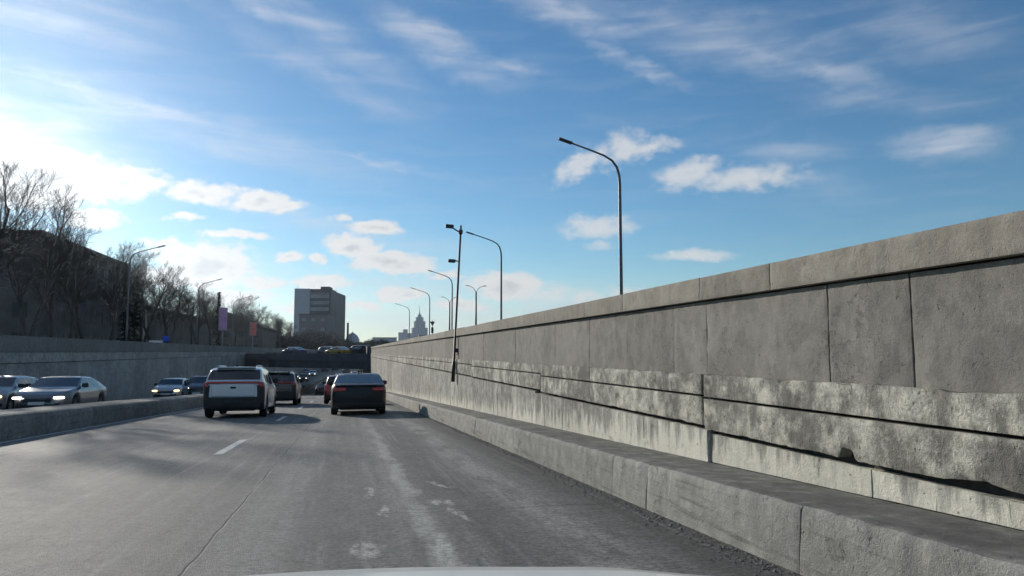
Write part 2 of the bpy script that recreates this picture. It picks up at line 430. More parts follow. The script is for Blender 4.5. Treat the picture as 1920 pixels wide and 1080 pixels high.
P_WHITE = paint('white_car_paint', (.60, .62, .63))
P_BONNET = paint('bonnet_white_paint', (.84, .85, .82))
P_BLACK = plain('black_car_paint', (.010, .012, .016), .45, 0, coat=.15, var=.05, scale=3, spec=.3)
P_DARK = paint('graphite_car_paint', (.04, .042, .048), .35, .3)
P_RED = paint('dark_red_car_paint', (.22, .02, .022))
P_GREY = paint('grey_car_paint', (.13, .135, .15), .35, .4)
P_SILVER = paint('silver_car_paint', (.40, .42, .44), .35, .5)
P_BLUE = paint('navy_car_paint', (.03, .045, .11))
P_YELLOW = paint('yellow_taxi_paint', (.42, .27, .03))
P_TRUCK = paint('pale_blue_truck_paint', (.35, .50, .60))

# ------------------------------------------------------------------ mesh helpers


class MB:
    def __init__(self):
        self.v = []; self.f = []; self.sm = []

    def add(self, vs, fs, smooth=False):
        o = len(self.v)
        self.v += [tuple(p) for p in vs]
        for q in fs:
            self.f.append(tuple(i + o for i in q)); self.sm.append(smooth)
        return self

    def box(self, x0, x1, y0, y1, z0, z1):
        return self.add([(x0, y0, z0), (x1, y0, z0), (x1, y1, z0), (x0, y1, z0), (x0, y0, z1), (x1, y0, z1), (x1, y1, z1), (x0, y1, z1)],
                        [(0, 3, 2, 1), (4, 5, 6, 7), (0, 1, 5, 4), (1, 2, 6, 5), (2, 3, 7, 6), (3, 0, 4, 7)])

    def bbox(self, x0, x1, y0, y1, z0, z1, b):
        """box with chamfered edges"""
        vs = []; 
        for sx in (0, 1):
            for sy in (0, 1):
                for sz in (0, 1):
                    X, Y, Z = (x0, x1)[sx], (y0, y1)[sy], (z0, z1)[sz]
                    ix, iy, iz = (b, -b)[sx], (b, -b)[sy], (b, -b)[sz]
                    vs += [(X, Y + iy, Z + iz), (X + ix, Y, Z + iz), (X + ix, Y + iy, Z)]
        def k(sx, sy, sz, a): return (sx * 4 + sy * 2 + sz) * 3 + a
        fs = []
        for s in (0, 1):
            q = [k(s, 0, 0, 0), k(s, 1, 0, 0), k(s, 1, 1, 0), k(s, 0, 1, 0)]; fs.append(q if s else q[::-1])
            q = [k(0, s, 0, 1), k(0, s, 1, 1), k(1, s, 1, 1), k(1, s, 0, 1)]; fs.append(q if s else q[::-1])
            q = [k(0, 0, s, 2), k(1, 0, s, 2), k(1, 1, s, 2), k(0, 1, s, 2)]; fs.append(q if s else q[::-1])
        for a in (0, 1):
            for c in (0, 1):
                q = [k(a, c, 0, 0), k(a, c, 1, 0), k(a, c, 1, 1), k(a, c, 0, 1)]; fs.append(q)
                q = [k(a, 0, c, 0), k(a, 1, c, 0), k(a, 1, c, 2), k(a, 0, c, 2)]; fs.append(q)
                q = [k(0, a, c, 1), k(1, a, c, 1), k(1, a, c, 2), k(0, a, c, 2)]; fs.append(q)
        for sx in (0, 1):
            for sy in (0, 1):
                for sz in (0, 1):
                    fs.append([k(sx, sy, sz, 0), k(sx, sy, sz, 1), k(sx, sy, sz, 2)])
        return self.add(vs, fs)

    def tube(self, pts, rads, n=8, caps=True, smooth=True):
        pts = [Vector(p) for p in pts]
        o = len(self.v); ref = None
        for i, p in enumerate(pts):
            t = (pts[min(i + 1, len(pts) - 1)] - pts[max(i - 1, 0)]).normalized()
            if ref is None:
                ref = Vector((1, 0, 0)) if abs(t.x) < .8 else Vector((0, 1, 0))
            u = (ref - t * ref.dot(t)).normalized(); w = t.cross(u); ref = u
            for k in range(n):
                a = 2 * math.pi * k / n
                self.v.append(tuple(p + (u * math.cos(a) + w * math.sin(a)) * rads[i]))
        for i in range(len(pts) - 1):
            for k in range(n):
                a = o + i * n + k; b = o + i * n + (k + 1) % n
                self.f.append((a, b, b + n, a + n)); self.sm.append(smooth)
        if caps:
            self.f.append(tuple(o + k for k in range(n))[::-1]); self.sm.append(False)
            e = o + (len(pts) - 1) * n
            self.f.append(tuple(e + k for k in range(n))); self.sm.append(False)
        return self

    def lathe_x(self, prof, n=24, cx=0, cy=0, cz=0):
        """profile of (x, r) round the X axis"""
        o = len(self.v)
        for x, r in prof:
            for k in range(n):
                a = 2 * math.pi * k / n
                self.v.append((cx + x, cy + r * math.cos(a), cz + r * math.sin(a)))
        for i in range(len(prof) - 1):
            for k in range(n):
                a = o + i * n + k; b = o + i * n + (k + 1) % n
                self.f.append((a, a + n, b + n, b)); self.sm.append(True)
        return self

    def mesh(self, name):
        me = bpy.data.meshes.new(name)
        me.from_pydata(self.v, [], self.f)
        me.polygons.foreach_set('use_smooth', self.sm)
        me.update()
        return me

    def build(self, name, mat, parent=None, fix=False):
        me = self.mesh(name)
        if fix:
            import bmesh
            bm = bmesh.new(); bm.from_mesh(me); bmesh.ops.recalc_face_normals(bm, faces=bm.faces); bm.to_mesh(me); bm.free()
        me.materials.append(mat)
        o = bpy.data.objects.new(name, me); COL.objects.link(o)
        if parent: o.parent = parent
        return o


def tag(o, label=None, cat=None, group=None, kind=None):
    if label: o['label'] = label
    if cat: o['category'] = cat
    if group: o['group'] = group
    if kind: o['kind'] = kind
    return o


def empty(name, loc=(0, 0, 0), rz=0):
    o = bpy.data.objects.new(name, None); COL.objects.link(o)
    o.location = loc; o.rotation_euler = (0, 0, rz); o.empty_display_size = .2
    return o


def thing(name, label, cat, loc=(0, 0, 0), rz=0, group=None):
    return tag(empty(name, loc, rz), label, cat, group)


def copy_tree(o, parent=None):
    c = o.copy(); COL.objects.link(c); c.parent = parent
    for ch in o.children:
        copy_tree(ch, c)
    return c


def put(mesh, name, parent, loc=(0, 0, 0)):
    o = bpy.data.objects.new(name, mesh); COL.objects.link(o); o.parent = parent; o.location = loc
    return o


ORD = ['first', 'second', 'third', 'fourth', 'fifth', 'sixth', 'seventh', 'eighth', 'ninth', 'tenth', 'eleventh', 'twelfth', 'thirteenth', 'fourteenth', 'fifteenth',
       'sixteenth', 'seventeenth', 'eighteenth', 'nineteenth', 'twentieth', 'twenty-first', 'twenty-second', 'twenty-third', 'twenty-fourth', 'twenty-fifth', 'twenty-sixth']

# ------------------------------------------------------------------ the lie of the land
GZ = 0.5                                     # street level
SL = [(-100, -.040), (50, -.040), (72, -.056), (96, -.056), (128, 0.0), (200, .004), (250, .03), (500, .035)]
_prof = {}


def slope(y):
    for (a, s), (b, t) in zip(SL, SL[1:]):
        if y <= b:
            return s + (t - s) * max(0, (y - a) / (b - a))
    return SL[-1][1]


def _build_profile():
    z = 0.0
    _prof[0] = 0.0
    for i in range(0, 1000):
        z += slope((i + .5) * .5) * .5; _prof[i + 1] = z
    z = 0.0
    for i in range(0, -100, -1):
        z -= slope((i - .5) * .5) * .5; _prof[i - 1] = z


_build_profile()


def rz(y):                                   # height of the carriageway
    k = math.floor(y * 2); f = y * 2 - k
    k = max(-99, min(998, k))
    return _prof[k] * (1 - f) + _prof[k + 1] * f


def sx(y):                                   # the cutting bends gently right beyond the bridge
    return .00035 * max(0, y - 100) ** 2


KX, WX, LX = 2.52, 3.20, -16.5               # kerb face, right wall face, left wall face
Y0 = -12.0
YE = 60.0
while rz(YE) < GZ - .02 or YE < 250: YE += 1   # where the cutting climbs back to street level


def fr(i0, i1, st):
    n = max(1, round((i1 - i0) / st))
    return [i0 + (i1 - i0) * k / n for k in range(n + 1)]


# ground: one sheet with the cutting left open
g = MB()
ys = fr(Y0, YE, 6)
FAR = 6000
vl = []
for y in ys:
    vl += [(-FAR, y, GZ), (LX - .35 + sx(y), y, GZ), (WX + .35 + sx(y), y, GZ), (FAR, y, GZ)]
nf = []
for i in range(len(ys) - 1):
    a = i * 4
    nf += [(a, a + 1, a + 5, a + 4), (a + 2, a + 3, a + 7, a + 6)]
g.add(vl, nf)
e = (len(ys) - 1) * 4
o_ = len(g.v)
g.v += [(-FAR, -FAR, GZ), (FAR, -FAR, GZ), (-FAR, FAR, GZ), (FAR, FAR, GZ)]
g.f += [(o_, o_ + 1, 3, 2, 1, 0), (e, e + 1, e + 2, e + 3, o_ + 3, o_ + 2)]
g.sm += [False, False]
tag(g.build('ground', M_GROUND), kind='structure')

# road sheet through the cutting
g = MB()
ys = fr(Y0, YE, 1.0)
xs = [LX - .2, -12, -8, -6.6, -4, -2, 0, 1.5, KX + .5]
for y in ys:
    g.v += [(x + sx(y), y, rz(y)) for x in xs]
n = len(xs)
for i in range(len(ys) - 1):
    for j in range(n - 1):
        a = i * n + j
        g.f.append((a, a + 1, a + 1 + n, a + n)); g.sm.append(True)
ROAD = tag(g.build('road', M_ROAD), kind='structure')


def road_strip(name, x0, x1, y0, y1, mat, dz=.004, st=1.0, wob=0.0):
    g = MB(); ys = fr(y0, y1, st)
    for y in ys:
        w = wob * mnoise.noise((y * 3, x0, 0)) if wob else 0
        g.v += [(x0 + sx(y) + w, y, rz(y) + dz), (x1 + sx(y) + w * .5, y, rz(y) + dz)]
    for i in range(len(ys) - 1):
        g.f.append((2 * i, 2 * i + 1, 2 * i + 3, 2 * i + 2)); g.sm.append(True)
    return g.build(name, mat, ROAD)


yy = 12.3
for k in range(21):
    road_strip('lane_dash', -2.0, -1.86, yy, yy + 3.0, M_PAINT, st=.25, wob=.012)
    yy += 10.2
road_strip('edge_line', -6.52, -6.40, Y0 + 1, 240, M_PAINT, wob=.01)
for k in range(14):
    road_strip('lane_dash', -12.25, -12.13, 14 + k * 12, 17 + k * 12, M_PAINT)

# ------------------------------------------------------------------ weathered blocks
rnd = random.Random(7)


def fbm(x, y, z, o=4):
    return mnoise.fractal((x, y, z), 1.0, 2.0, o)


def slab(name, parent, mat, y0, y1, zlo, zhi, xf, depth, res=.12, rough=.004, chip=.015, seed=0.0, side=-1, curve=True, holes=()):
    """block whose weathered front face looks along side*X; zlo / zhi are heights or functions of y"""
    fl = zlo if callable(zlo) else (lambda y: zlo)
    fh = zhi if callable(zhi) else (lambda y: zhi)
    zm = fh((y0 + y1) / 2) - fl((y0 + y1) / 2)
    ny = max(2, round((y1 - y0) / res)); nz = max(2, round(zm / res))
    g = MB()
    cols = [y0 + (y1 - y0) * i / ny for i in range(ny + 1)]
    for i, y in enumerate(cols):
        a, b = fl(y), fh(y)
        for j in range(nz + 1):
            t = j / nz; z = a + (b - a) * t
            ins = 0.0
            if rough: ins += rough * (1 + fbm(y * 3.1 + seed, z * 3.1, seed)) + rough * .6 * fbm(y * 17, z * 17, seed + 3)
            e = min(y - y0, y1 - y, z - a, b - z)
            if chip:
                e2 = e - chip * 1.5 * max(0, fbm(y * 6 + seed, z * 6, 9.1))
                if e2 < chip: ins += (chip - e2) * .9
            for hy, hz, hw, hh, hd in holes:
                q = ((y - hy) / hw) ** 2 + ((z - hz) / hh) ** 2 + .6 * fbm(y * 14, z * 14, 2.2)
                if q < 1: ins += hd * min(1, (1 - q) * 2.5)
            s = sx(y) if curve else 0
            g.v.append((xf + s - side * ins, y, z))
    st = nz + 1
    for i in range(ny):
        for j in range(nz):
            q = i * st + j
            g.f.append((q, q + 1, q + 1 + st, q + st) if side < 0 else (q, q + st, q + 1 + st, q + 1)); g.sm.append(True)
    # back ring
    border = [i * st for i in range(ny + 1)] + [ny * st + j for j in range(1, nz + 1)] + [i * st + nz for i in range(ny - 1, -1, -1)] + [j for j in range(nz - 1, 0, -1)]
    m = len(border); o0 = len(g.v)
    for q in border: g.v.append(g.v[q])
    o = len(g.v)
    for q in border:
        v = g.v[q]; s = sx(v[1]) if curve else 0
        g.v.append((xf + s - side * depth, v[1], v[2]))
    for k in range(m):
        a, b = o0 + k, o0 + (k + 1) % m
        g.f.append((a, b, o + (k + 1) % m, o + k) if side < 0 else (b, a, o + k, o + (k + 1) % m)); g.sm.append(False)
    return g.build(name, mat, parent)


def joints(start, near, upto, lo, hi, r):
    L = [start] + list(near)
    while L[-1] < upto - hi: L.append(L[-1] + r.uniform(lo, hi))
    L.append(upto)
    return L


def res_at(y):
    return .02 if y < 5.2 else .028 if y < 9 else .06 if y < 16 else .15 if y < 35 else .5 if y < 110 else 1.2


# ---- right retaining wall
RW = thing('retaining_wall', 'weathered stepped concrete retaining wall running along the right of the road', 'wall', (0, 0, 0))
WEND = 300.0
# core behind the joints
g = MB(); ys = fr(Y0 + 6, WEND, 3)
for y in ys:
    s = sx(y)
    g.v += [(WX + .07 + s, y, rz(y) - .2), (WX + .07 + s, y, 1.72), (WX + .60 + s, y, 1.72), (WX + .60 + s, y, rz(y) - .2)]
for i in range(len(ys) - 1):
    a = i * 4
    for j in range(3):
        g.f.append((a + j, a + j + 1, a + j + 5, a + j + 4)); g.sm.append(False)
g.build('wall_core', M_CORE, RW)

gap = .007
J = joints(-5.9, [-3.4, -1.6, .4, 2.2, 5.02, 6.17, 8.11, 9.51], WEND, 1.6, 3.2, rnd)
for a, b in zip(J, J[1:]):
    dz_ = rnd.uniform(-.008, .008)
    slab('coping_block', RW, M_COPING, a + gap * .6, b - gap * .6, 1.575, 1.785 + dz_, WX - .045, .60, res_at(a), .004, .004, a)
J = joints(-5.9, [-3.6, -1.9, -.3, 1.4, 2.55, 3.66, 4.42, 6.17, 6.86, 8.13, 9.52, 11.2, 12.6], WEND, 1.4, 2.4, rnd)
for a, b in zip(J, J[1:]):
    dx_ = rnd.uniform(-.003, .003)
    gp = .014 if abs(a - 3.66) < .1 or abs(a - 4.42) < .1 else .0022
    slab('wall_panel', RW, M_PANEL, a + gp, b - .0022, .885, 1.562, WX + .02 + dx_, .2, res_at(a), .004, .0025, a * 1.7)
# upper and lower bands: the big expansion joint is at 6.17 m
J = joints(-5.9, [-2.0, 2.2, 6.20, 9.4], 21.8, 1.5, 2.6, rnd)
J2 = joints(21.8, [], WEND, 2.2, 3.4, rnd)


def chips(y, amp, s):  # broken arrises
    return max(0.0, fbm(y * 2.3 + s, s, 1.0)) * amp + max(0.0, fbm(y * 9 + s, s, 4.0)) * amp * .45 + max(0.0, fbm(y * 27 + s, s, 7.0)) * amp * .35


for a, b in list(zip(J, J[1:])) + list(zip(J2, J2[1:])):
    big = .018 if abs(a - 6.2) < .1 else .002
    bg_ = .030 if abs(b - 6.2) < .1 else .002
    gA = .685 if a < 6.1 else .70 if a < 10 else .735 if a < 18 else .77
    gB = .395 if a < 6.1 else .425 if a < 10 else .455 if a < 18 else .47
    slab('upper_band_block', RW, M_BAND, a + big, b - bg_, gA + .012, lambda y: .897 - chips(y, .020, 3.0), WX - .030, .2, res_at(a), .006, .006, a * 2.1,
         holes=[(3.55, .865, .14, .02, .014), (4.9, .872, .09, .015, .012)])
    slab('lower_band_block', RW, M_BAND, a + big, b - bg_, lambda y: gB + .012 + chips(y, .016, 8.0) + .070 * math.exp(-((y - 4.22) / .070) ** 6) + .02 * math.exp(-((y - 3.15) / .25) ** 2), gA - .010,
         WX - .034, .2, res_at(a), .007, .007, a * 2.7,
         holes=[(5.25, .55, .035, .016, .03), (3.2, .47, .14, .03, .012), (2.9, .50, .07, .05, .010)])
# plinth
J = joints(-5.9, [-4.6, -3.4, -2.2, -1.0, 0.0, .8, 1.6, 2.3, 3.06, 3.53, 4.04, 4.57, 5.09, 5.62, 6.14, 7.6], 24, 1.8, 3.2, rnd)
J2 = joints(24, [], WEND, 3.0, 5.0, rnd)
for a, b in list(zip(J, J[1:])) + list(zip(J2, J2[1:])):
    gB = .395 if a < 6.1 else .425 if a < 10 else .455 if a < 18 else .47
    dx_ = rnd.uniform(-.002, .002) + (.018 if a < 6.1 else 0)
    slab('plinth_block', RW, M_PLINTH, a + (.003 if a < 8 else .001), b - .001, (lambda y: rz(y) + .361), gB - .028, WX - .012 + dx_, .2, res_at(a) * (1.0 if a < 9 else 1.2), .005, .0, a * 3.3)

# ---- stepped kerb at the foot of the wall
KB = tag(empty('kerb'), kind='structure')


def kerb_block(y0, y1, seed):
    st = .03 if y0 < 7 else .06 if y0 < 15 else .25 if y0 < 40 else 1.0
    prof = [(0, -.06), (.004, .08), (.008, .16), (.012, .24), (.016, .325), (.022, .360), (.045, .377), (.10, .380), (.22, .378), (.32, .375), (.42, .371), (.52, .366), (.60, .362), (.67, .360)]
    ny = max(2, round((y1 - y0) / st)); front = MB(); np_ = len(prof)
    for i in range(ny + 1):
        y = y0 + (y1 - y0) * i / ny
        e = min(y - y0, y1 - y)
        for j, (dx, dz) in enumerate(prof):
            n1 = fbm(y * 2.2, dz * 4 + dx * 4, seed) * .006 + fbm(y * 11, dz * 12 + dx * 12, seed) * .003
            wear = 0
            if 3 <= j <= 6:
                wear = max(0, fbm(y * 1.6, 2.0, seed)) * .010 + max(0, fbm(y * 6, 2.0, seed)) * .012 + max(0, fbm(y * 19, 2.0, seed)) * .006
            if e < .012: wear += .004
            topm = 1 if j >= 6 else 0
            front.v.append((KX + sx(y) + dx + (n1 + wear) * (1 - topm) - .0, y, rz(y) + dz + (n1 * topm * .8 if j < 12 else 0) - wear * .5))
    for i in range(ny):
        for j in range(np_ - 1):
            q = i * np_ + j
            front.f.append((q, q + 1, q + 1 + np_, q + np_)); front.sm.append(True)
    for q0, rev in ((0, 0), (ny * np_, 1)):
        base = len(front.v)
        v = front.v[q0 + np_ - 1]
        front.v.append((v[0], v[1], rz(v[1]) - .06))
        for j in range(np_): front.v.append(front.v[q0 + j])
        loop = [base + 1 + j for j in range(np_)] + [base]
        front.f.append(tuple(loop if rev else loop[::-1])); front.sm.append(False)
    return front


J = joints(-5.9, [-3.0, .5, 3.80, 5.99, 6.81, 11.04, 14.6, 19.1, 23.4], WEND, 3.5, 4.6, rnd)
for i, (a, b) in enumerate(zip(J, J[1:])):
    gp = .009 if abs(a - 5.99) < .05 or abs(a - 11.04) < .05 else .006
    o = kerb_block(a + gp, b - .003, a * 1.3).build('kerb_block', M_KERB, KB)
    o.data.materials.append(M_KERBTOP)
    for p in o.data.polygons:
        if p.normal.z > .9: p.material_index = 1

# ---- grit washed up against the kerb
g = MB(); r9 = random.Random(3)
for k in range(2600):
    y = 2.5 + 22 * r9.random() ** 1.5; x = KX - .015 - abs(r9.gauss(0, .11)); q = r9.uniform(.003, .011) * (1.8 if r9.random() < .04 else 1)
    a = r9.uniform(0, 6.28); c = (x, y, rz(y) + .002)
    p = [(c[0] + q * math.cos(a + t), c[1] + q * 1.2 * math.sin(a + t), c[2]) for t in (0, 1.6, 3.1, 4.7)]
    g.add(p + [(c[0] + q * .2, c[1], c[2] + q * r9.uniform(.6, 1.1))], [(0, 1, 4), (1, 2, 4), (2, 3, 4), (3, 0, 4)])
tag(g.build('gutter_grit', plain('grit_stone', (.16, .155, .14), .9, var=.5, scale=60)), 'fine grey grit lying along the foot of the kerb', 'grit', kind='stuff')

# ---- left retaining wall
LW = thing('retaining_wall', 'long shaded concrete retaining wall along the far left side of the road', 'wall')
g = MB(); ys = fr(Y0 + 6, WEND, 3)
for y in ys:
    s = sx(y)
    g.v += [(LX - .06 + s, y, rz(y) - .2), (LX - .06 + s, y, 1.85), (LX - .40 + s, y, 1.85), (LX - .40 + s, y, rz(y) - .2)]
for i in range(len(ys) - 1):
    a = i * 4
    for j in range(3):
        g.f.append((a + j, a + j + 4, a + j + 5, a + j + 1)); g.sm.append(False)
g.build('wall_core', M_CORE, LW)
J = joints(-5.9, [], WEND, 3.8, 4.4, rnd)
for a, b in zip(J, J[1:]):
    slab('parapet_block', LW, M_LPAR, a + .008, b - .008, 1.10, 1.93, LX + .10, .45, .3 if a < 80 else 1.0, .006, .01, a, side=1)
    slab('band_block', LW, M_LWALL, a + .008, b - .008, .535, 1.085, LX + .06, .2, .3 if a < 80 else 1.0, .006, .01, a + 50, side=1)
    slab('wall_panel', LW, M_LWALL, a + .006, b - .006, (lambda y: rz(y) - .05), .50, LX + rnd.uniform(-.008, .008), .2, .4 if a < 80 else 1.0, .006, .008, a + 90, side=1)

# ---- median
MD = thing('median_barrier', 'low wide concrete median between the two carriageways', 'barrier')
J = joints(-5.9, [], 235, 3.9, 4.1, rnd)
for a, b in zip(J, J[1:]):
    prof = [(.03, -.06), (.0, .40), (.03, .49), (.09, .52), (.8, .535), (1.45, .52), (1.51, .49), (1.54, .40), (1.51, -.06)]
    g = MB(); n = 8 if a < 60 else 3; np_ = len(prof)
    for i in range(n + 1):
        y = a + .008 + (b - a - .016) * i / n
        for dx, dz in prof:
            q = fbm(y * 1.3, dx * 3, dz * 3) * .008
            g.v.append((-6.62 - dx + sx(y) + q, y, rz(y) + dz + q))
    for i in range(n):
        for j in range(np_ - 1):
            q = i * np_ + j
            g.f.append((q, q + np_, q + 1 + np_, q + 1)); g.sm.append(False)
    g.f.append(tuple(range(np_))); g.sm.append(False)
    g.f.append(tuple(n * np_ + j for j in range(np_))[::-1]); g.sm.append(False)
    g.build('median_block', M_MEDIAN, MD)

# ------------------------------------------------------------------ bridge over the cutting
BR = thing('road_bridge', 'dark road bridge crossing over the sunken road ahead', 'bridge')
BA = Vector((WX + .3, 101, 0)); BB = Vector((LX - .3, 128, 0))     # front edge, skewed
bd = (BB - BA).normalized(); bn = Vector((-bd.y, bd.x, 0))
bn = Vector((0, 1, 0))                      # the piers run along the road


def bpt(t, d, z):
    p = BA + (BB - BA) * t + bn * d
    return (p.x, p.y, z)


def bbx(name, t0, t1, d0, d1, z0, z1, mat, parent=BR):
    g = MB()
    g.add([bpt(t0, d0, z0), bpt(t1, d0, z0), bpt(t1, d1, z0), bpt(t0, d1, z0), bpt(t0, d0, z1), bpt(t1, d0, z1), bpt(t1, d1, z1), bpt(t0, d1, z1)],
          [(0, 3, 2, 1), (4, 5, 6, 7), (0, 1, 5, 4), (1, 2, 6, 5), (2, 3, 7, 6), (3, 0, 4, 7)])
    return g.build(name, mat, parent, fix=True)


bbx('deck', -.02, 1.02, .1, 26.0, -.25, .45, M_BRIDGE)
for i, d in enumerate((.25, 4.4, 8.6, 12.8, 17.0, 21.2, 25.2)):
    bbx('girder', 0, 1, d, d + .5, -1.28, -.25, M_BRIDGE)
bbx('fascia', -.02, 1.02, -.05, .1, -.12, .88, M_BRIDGE2)
bbx('fascia', -.02, 1.02, 26.0, 26.15, -.12, .88, M_BRIDGE2)
for d in (-.02, 26.02):
    bbx('handrail', 0, 1, d, d + .07, .98, 1.04, M_DARKSTEEL)
    for k in range(15):
        bbx('rail_post', .01 + k * .07, .01 + k * .07 + .004, d + .01, d + .06, .88, .98, M_DARKSTEEL)
bbx('abutment_pier', .005, .040, -.35, 26.4, -6.0, 1.9, M_BRIDGE)
bbx('abutment_pier', .975, 1.0, -.35, 26.4, -6.0, 1.6, M_BRIDGE)
bbx('pier_face', .042, .058, 26.5, 27.4, -5.6, -.30, M_SLAB)

# ------------------------------------------------------------------ cars


def ev(curve, y):
    if y <= curve[0][0]: return curve[0][1]
    for (a, s), (b, t) in zip(curve, curve[1:]):
        if y <= b:
            f = (y - a) / (b - a)
            return s + (t - s) * f
    return curve[-1][1]


def evs(curve, y, w=.10):
    """curve value, rounded over w"""
    return (ev(curve, y - w) + 2 * ev(curve, y - w * .5) + 2 * ev(curve, y) + 2 * ev(curve, y + w * .5) + ev(curve, y + w)) / 8


KINDS = {
    'suv': dict(L=4.62, W=1.90, r=.36, wy=(.92, 3.66), clr=.24, tum=.30,
                top=[(0, 1.14), (.06, 1.20), (.40, 1.55), (.55, 1.60), (1.2, 1.655), (2.2, 1.67), (2.75, 1.62), (3.45, 1.13), (3.6, 1.09), (4.25, 1.0), (4.55, .86), (4.62, .72)],
                belt=[(0, 1.12), (.1, 1.15), (1.0, 1.10), (3.3, 1.02), (3.6, 1.03), (4.25, .93), (4.55, .80), (4.62, .66)],
                wid=[(0, .83), (.12, .91), (.5, .95), (3.6, .95), (4.2, .92), (4.5, .80), (4.62, .62)],
                rearw=(.07, .40), frontw=(2.80, 3.44), side=[(.62, 1.02), (1.10, 1.92), (2.02, 2.95)]),
    'sedan': dict(L=4.85, W=1.84, r=.335, wy=(.98, 3.82), clr=.20, tum=.34,
                  top=[(0, .98), (.06, 1.02), (.45, 1.05), (.62, 1.07), (1.35, 1.37), (1.75, 1.425), (2.4, 1.44), (2.8, 1.40), (3.55, 1.02), (3.7, .99), (4.4, .88), (4.75, .74), (4.85, .62)],
                  belt=[(0, .95), (.1, .98), (.62, 1.0), (1.6, .98), (3.4, .93), (3.7, .94), (4.4, .82), (4.75, .68), (4.85, .56)],
                  wid=[(0, .78), (.12, .87), (.5, .92), (3.7, .92), (4.3, .90), (4.65, .78), (4.85, .55)],
                  rearw=(.66, 1.34), frontw=(2.84, 3.54), side=[(1.22, 1.50), (1.56, 2.20), (2.28, 3.02)]),
    'hatch': dict(L=4.15, W=1.76, r=.315, wy=(.72, 3.28), clr=.20, tum=.30,
                  top=[(0, .96), (.05, 1.02), (.42, 1.40), (.58, 1.45), (1.3, 1.50), (2.0, 1.50), (2.4, 1.44), (3.05, 1.03), (3.2, 1.0), (3.8, .90), (4.08, .76), (4.15, .64)],
                  belt=[(0, .93), (.1, .97), (1.2, .96), (2.9, .92), (3.2, .93), (3.8, .84), (4.08, .70), (4.15, .58)],
                  wid=[(0, .76), (.12, .84), (.5, .88), (3.2, .88), (3.7, .86), (4.0, .76), (4.15, .56)],
                  rearw=(.07, .42), frontw=(2.42, 3.04), side=[(.55, .92), (.98, 1.66), (1.74, 2.56)]),
}


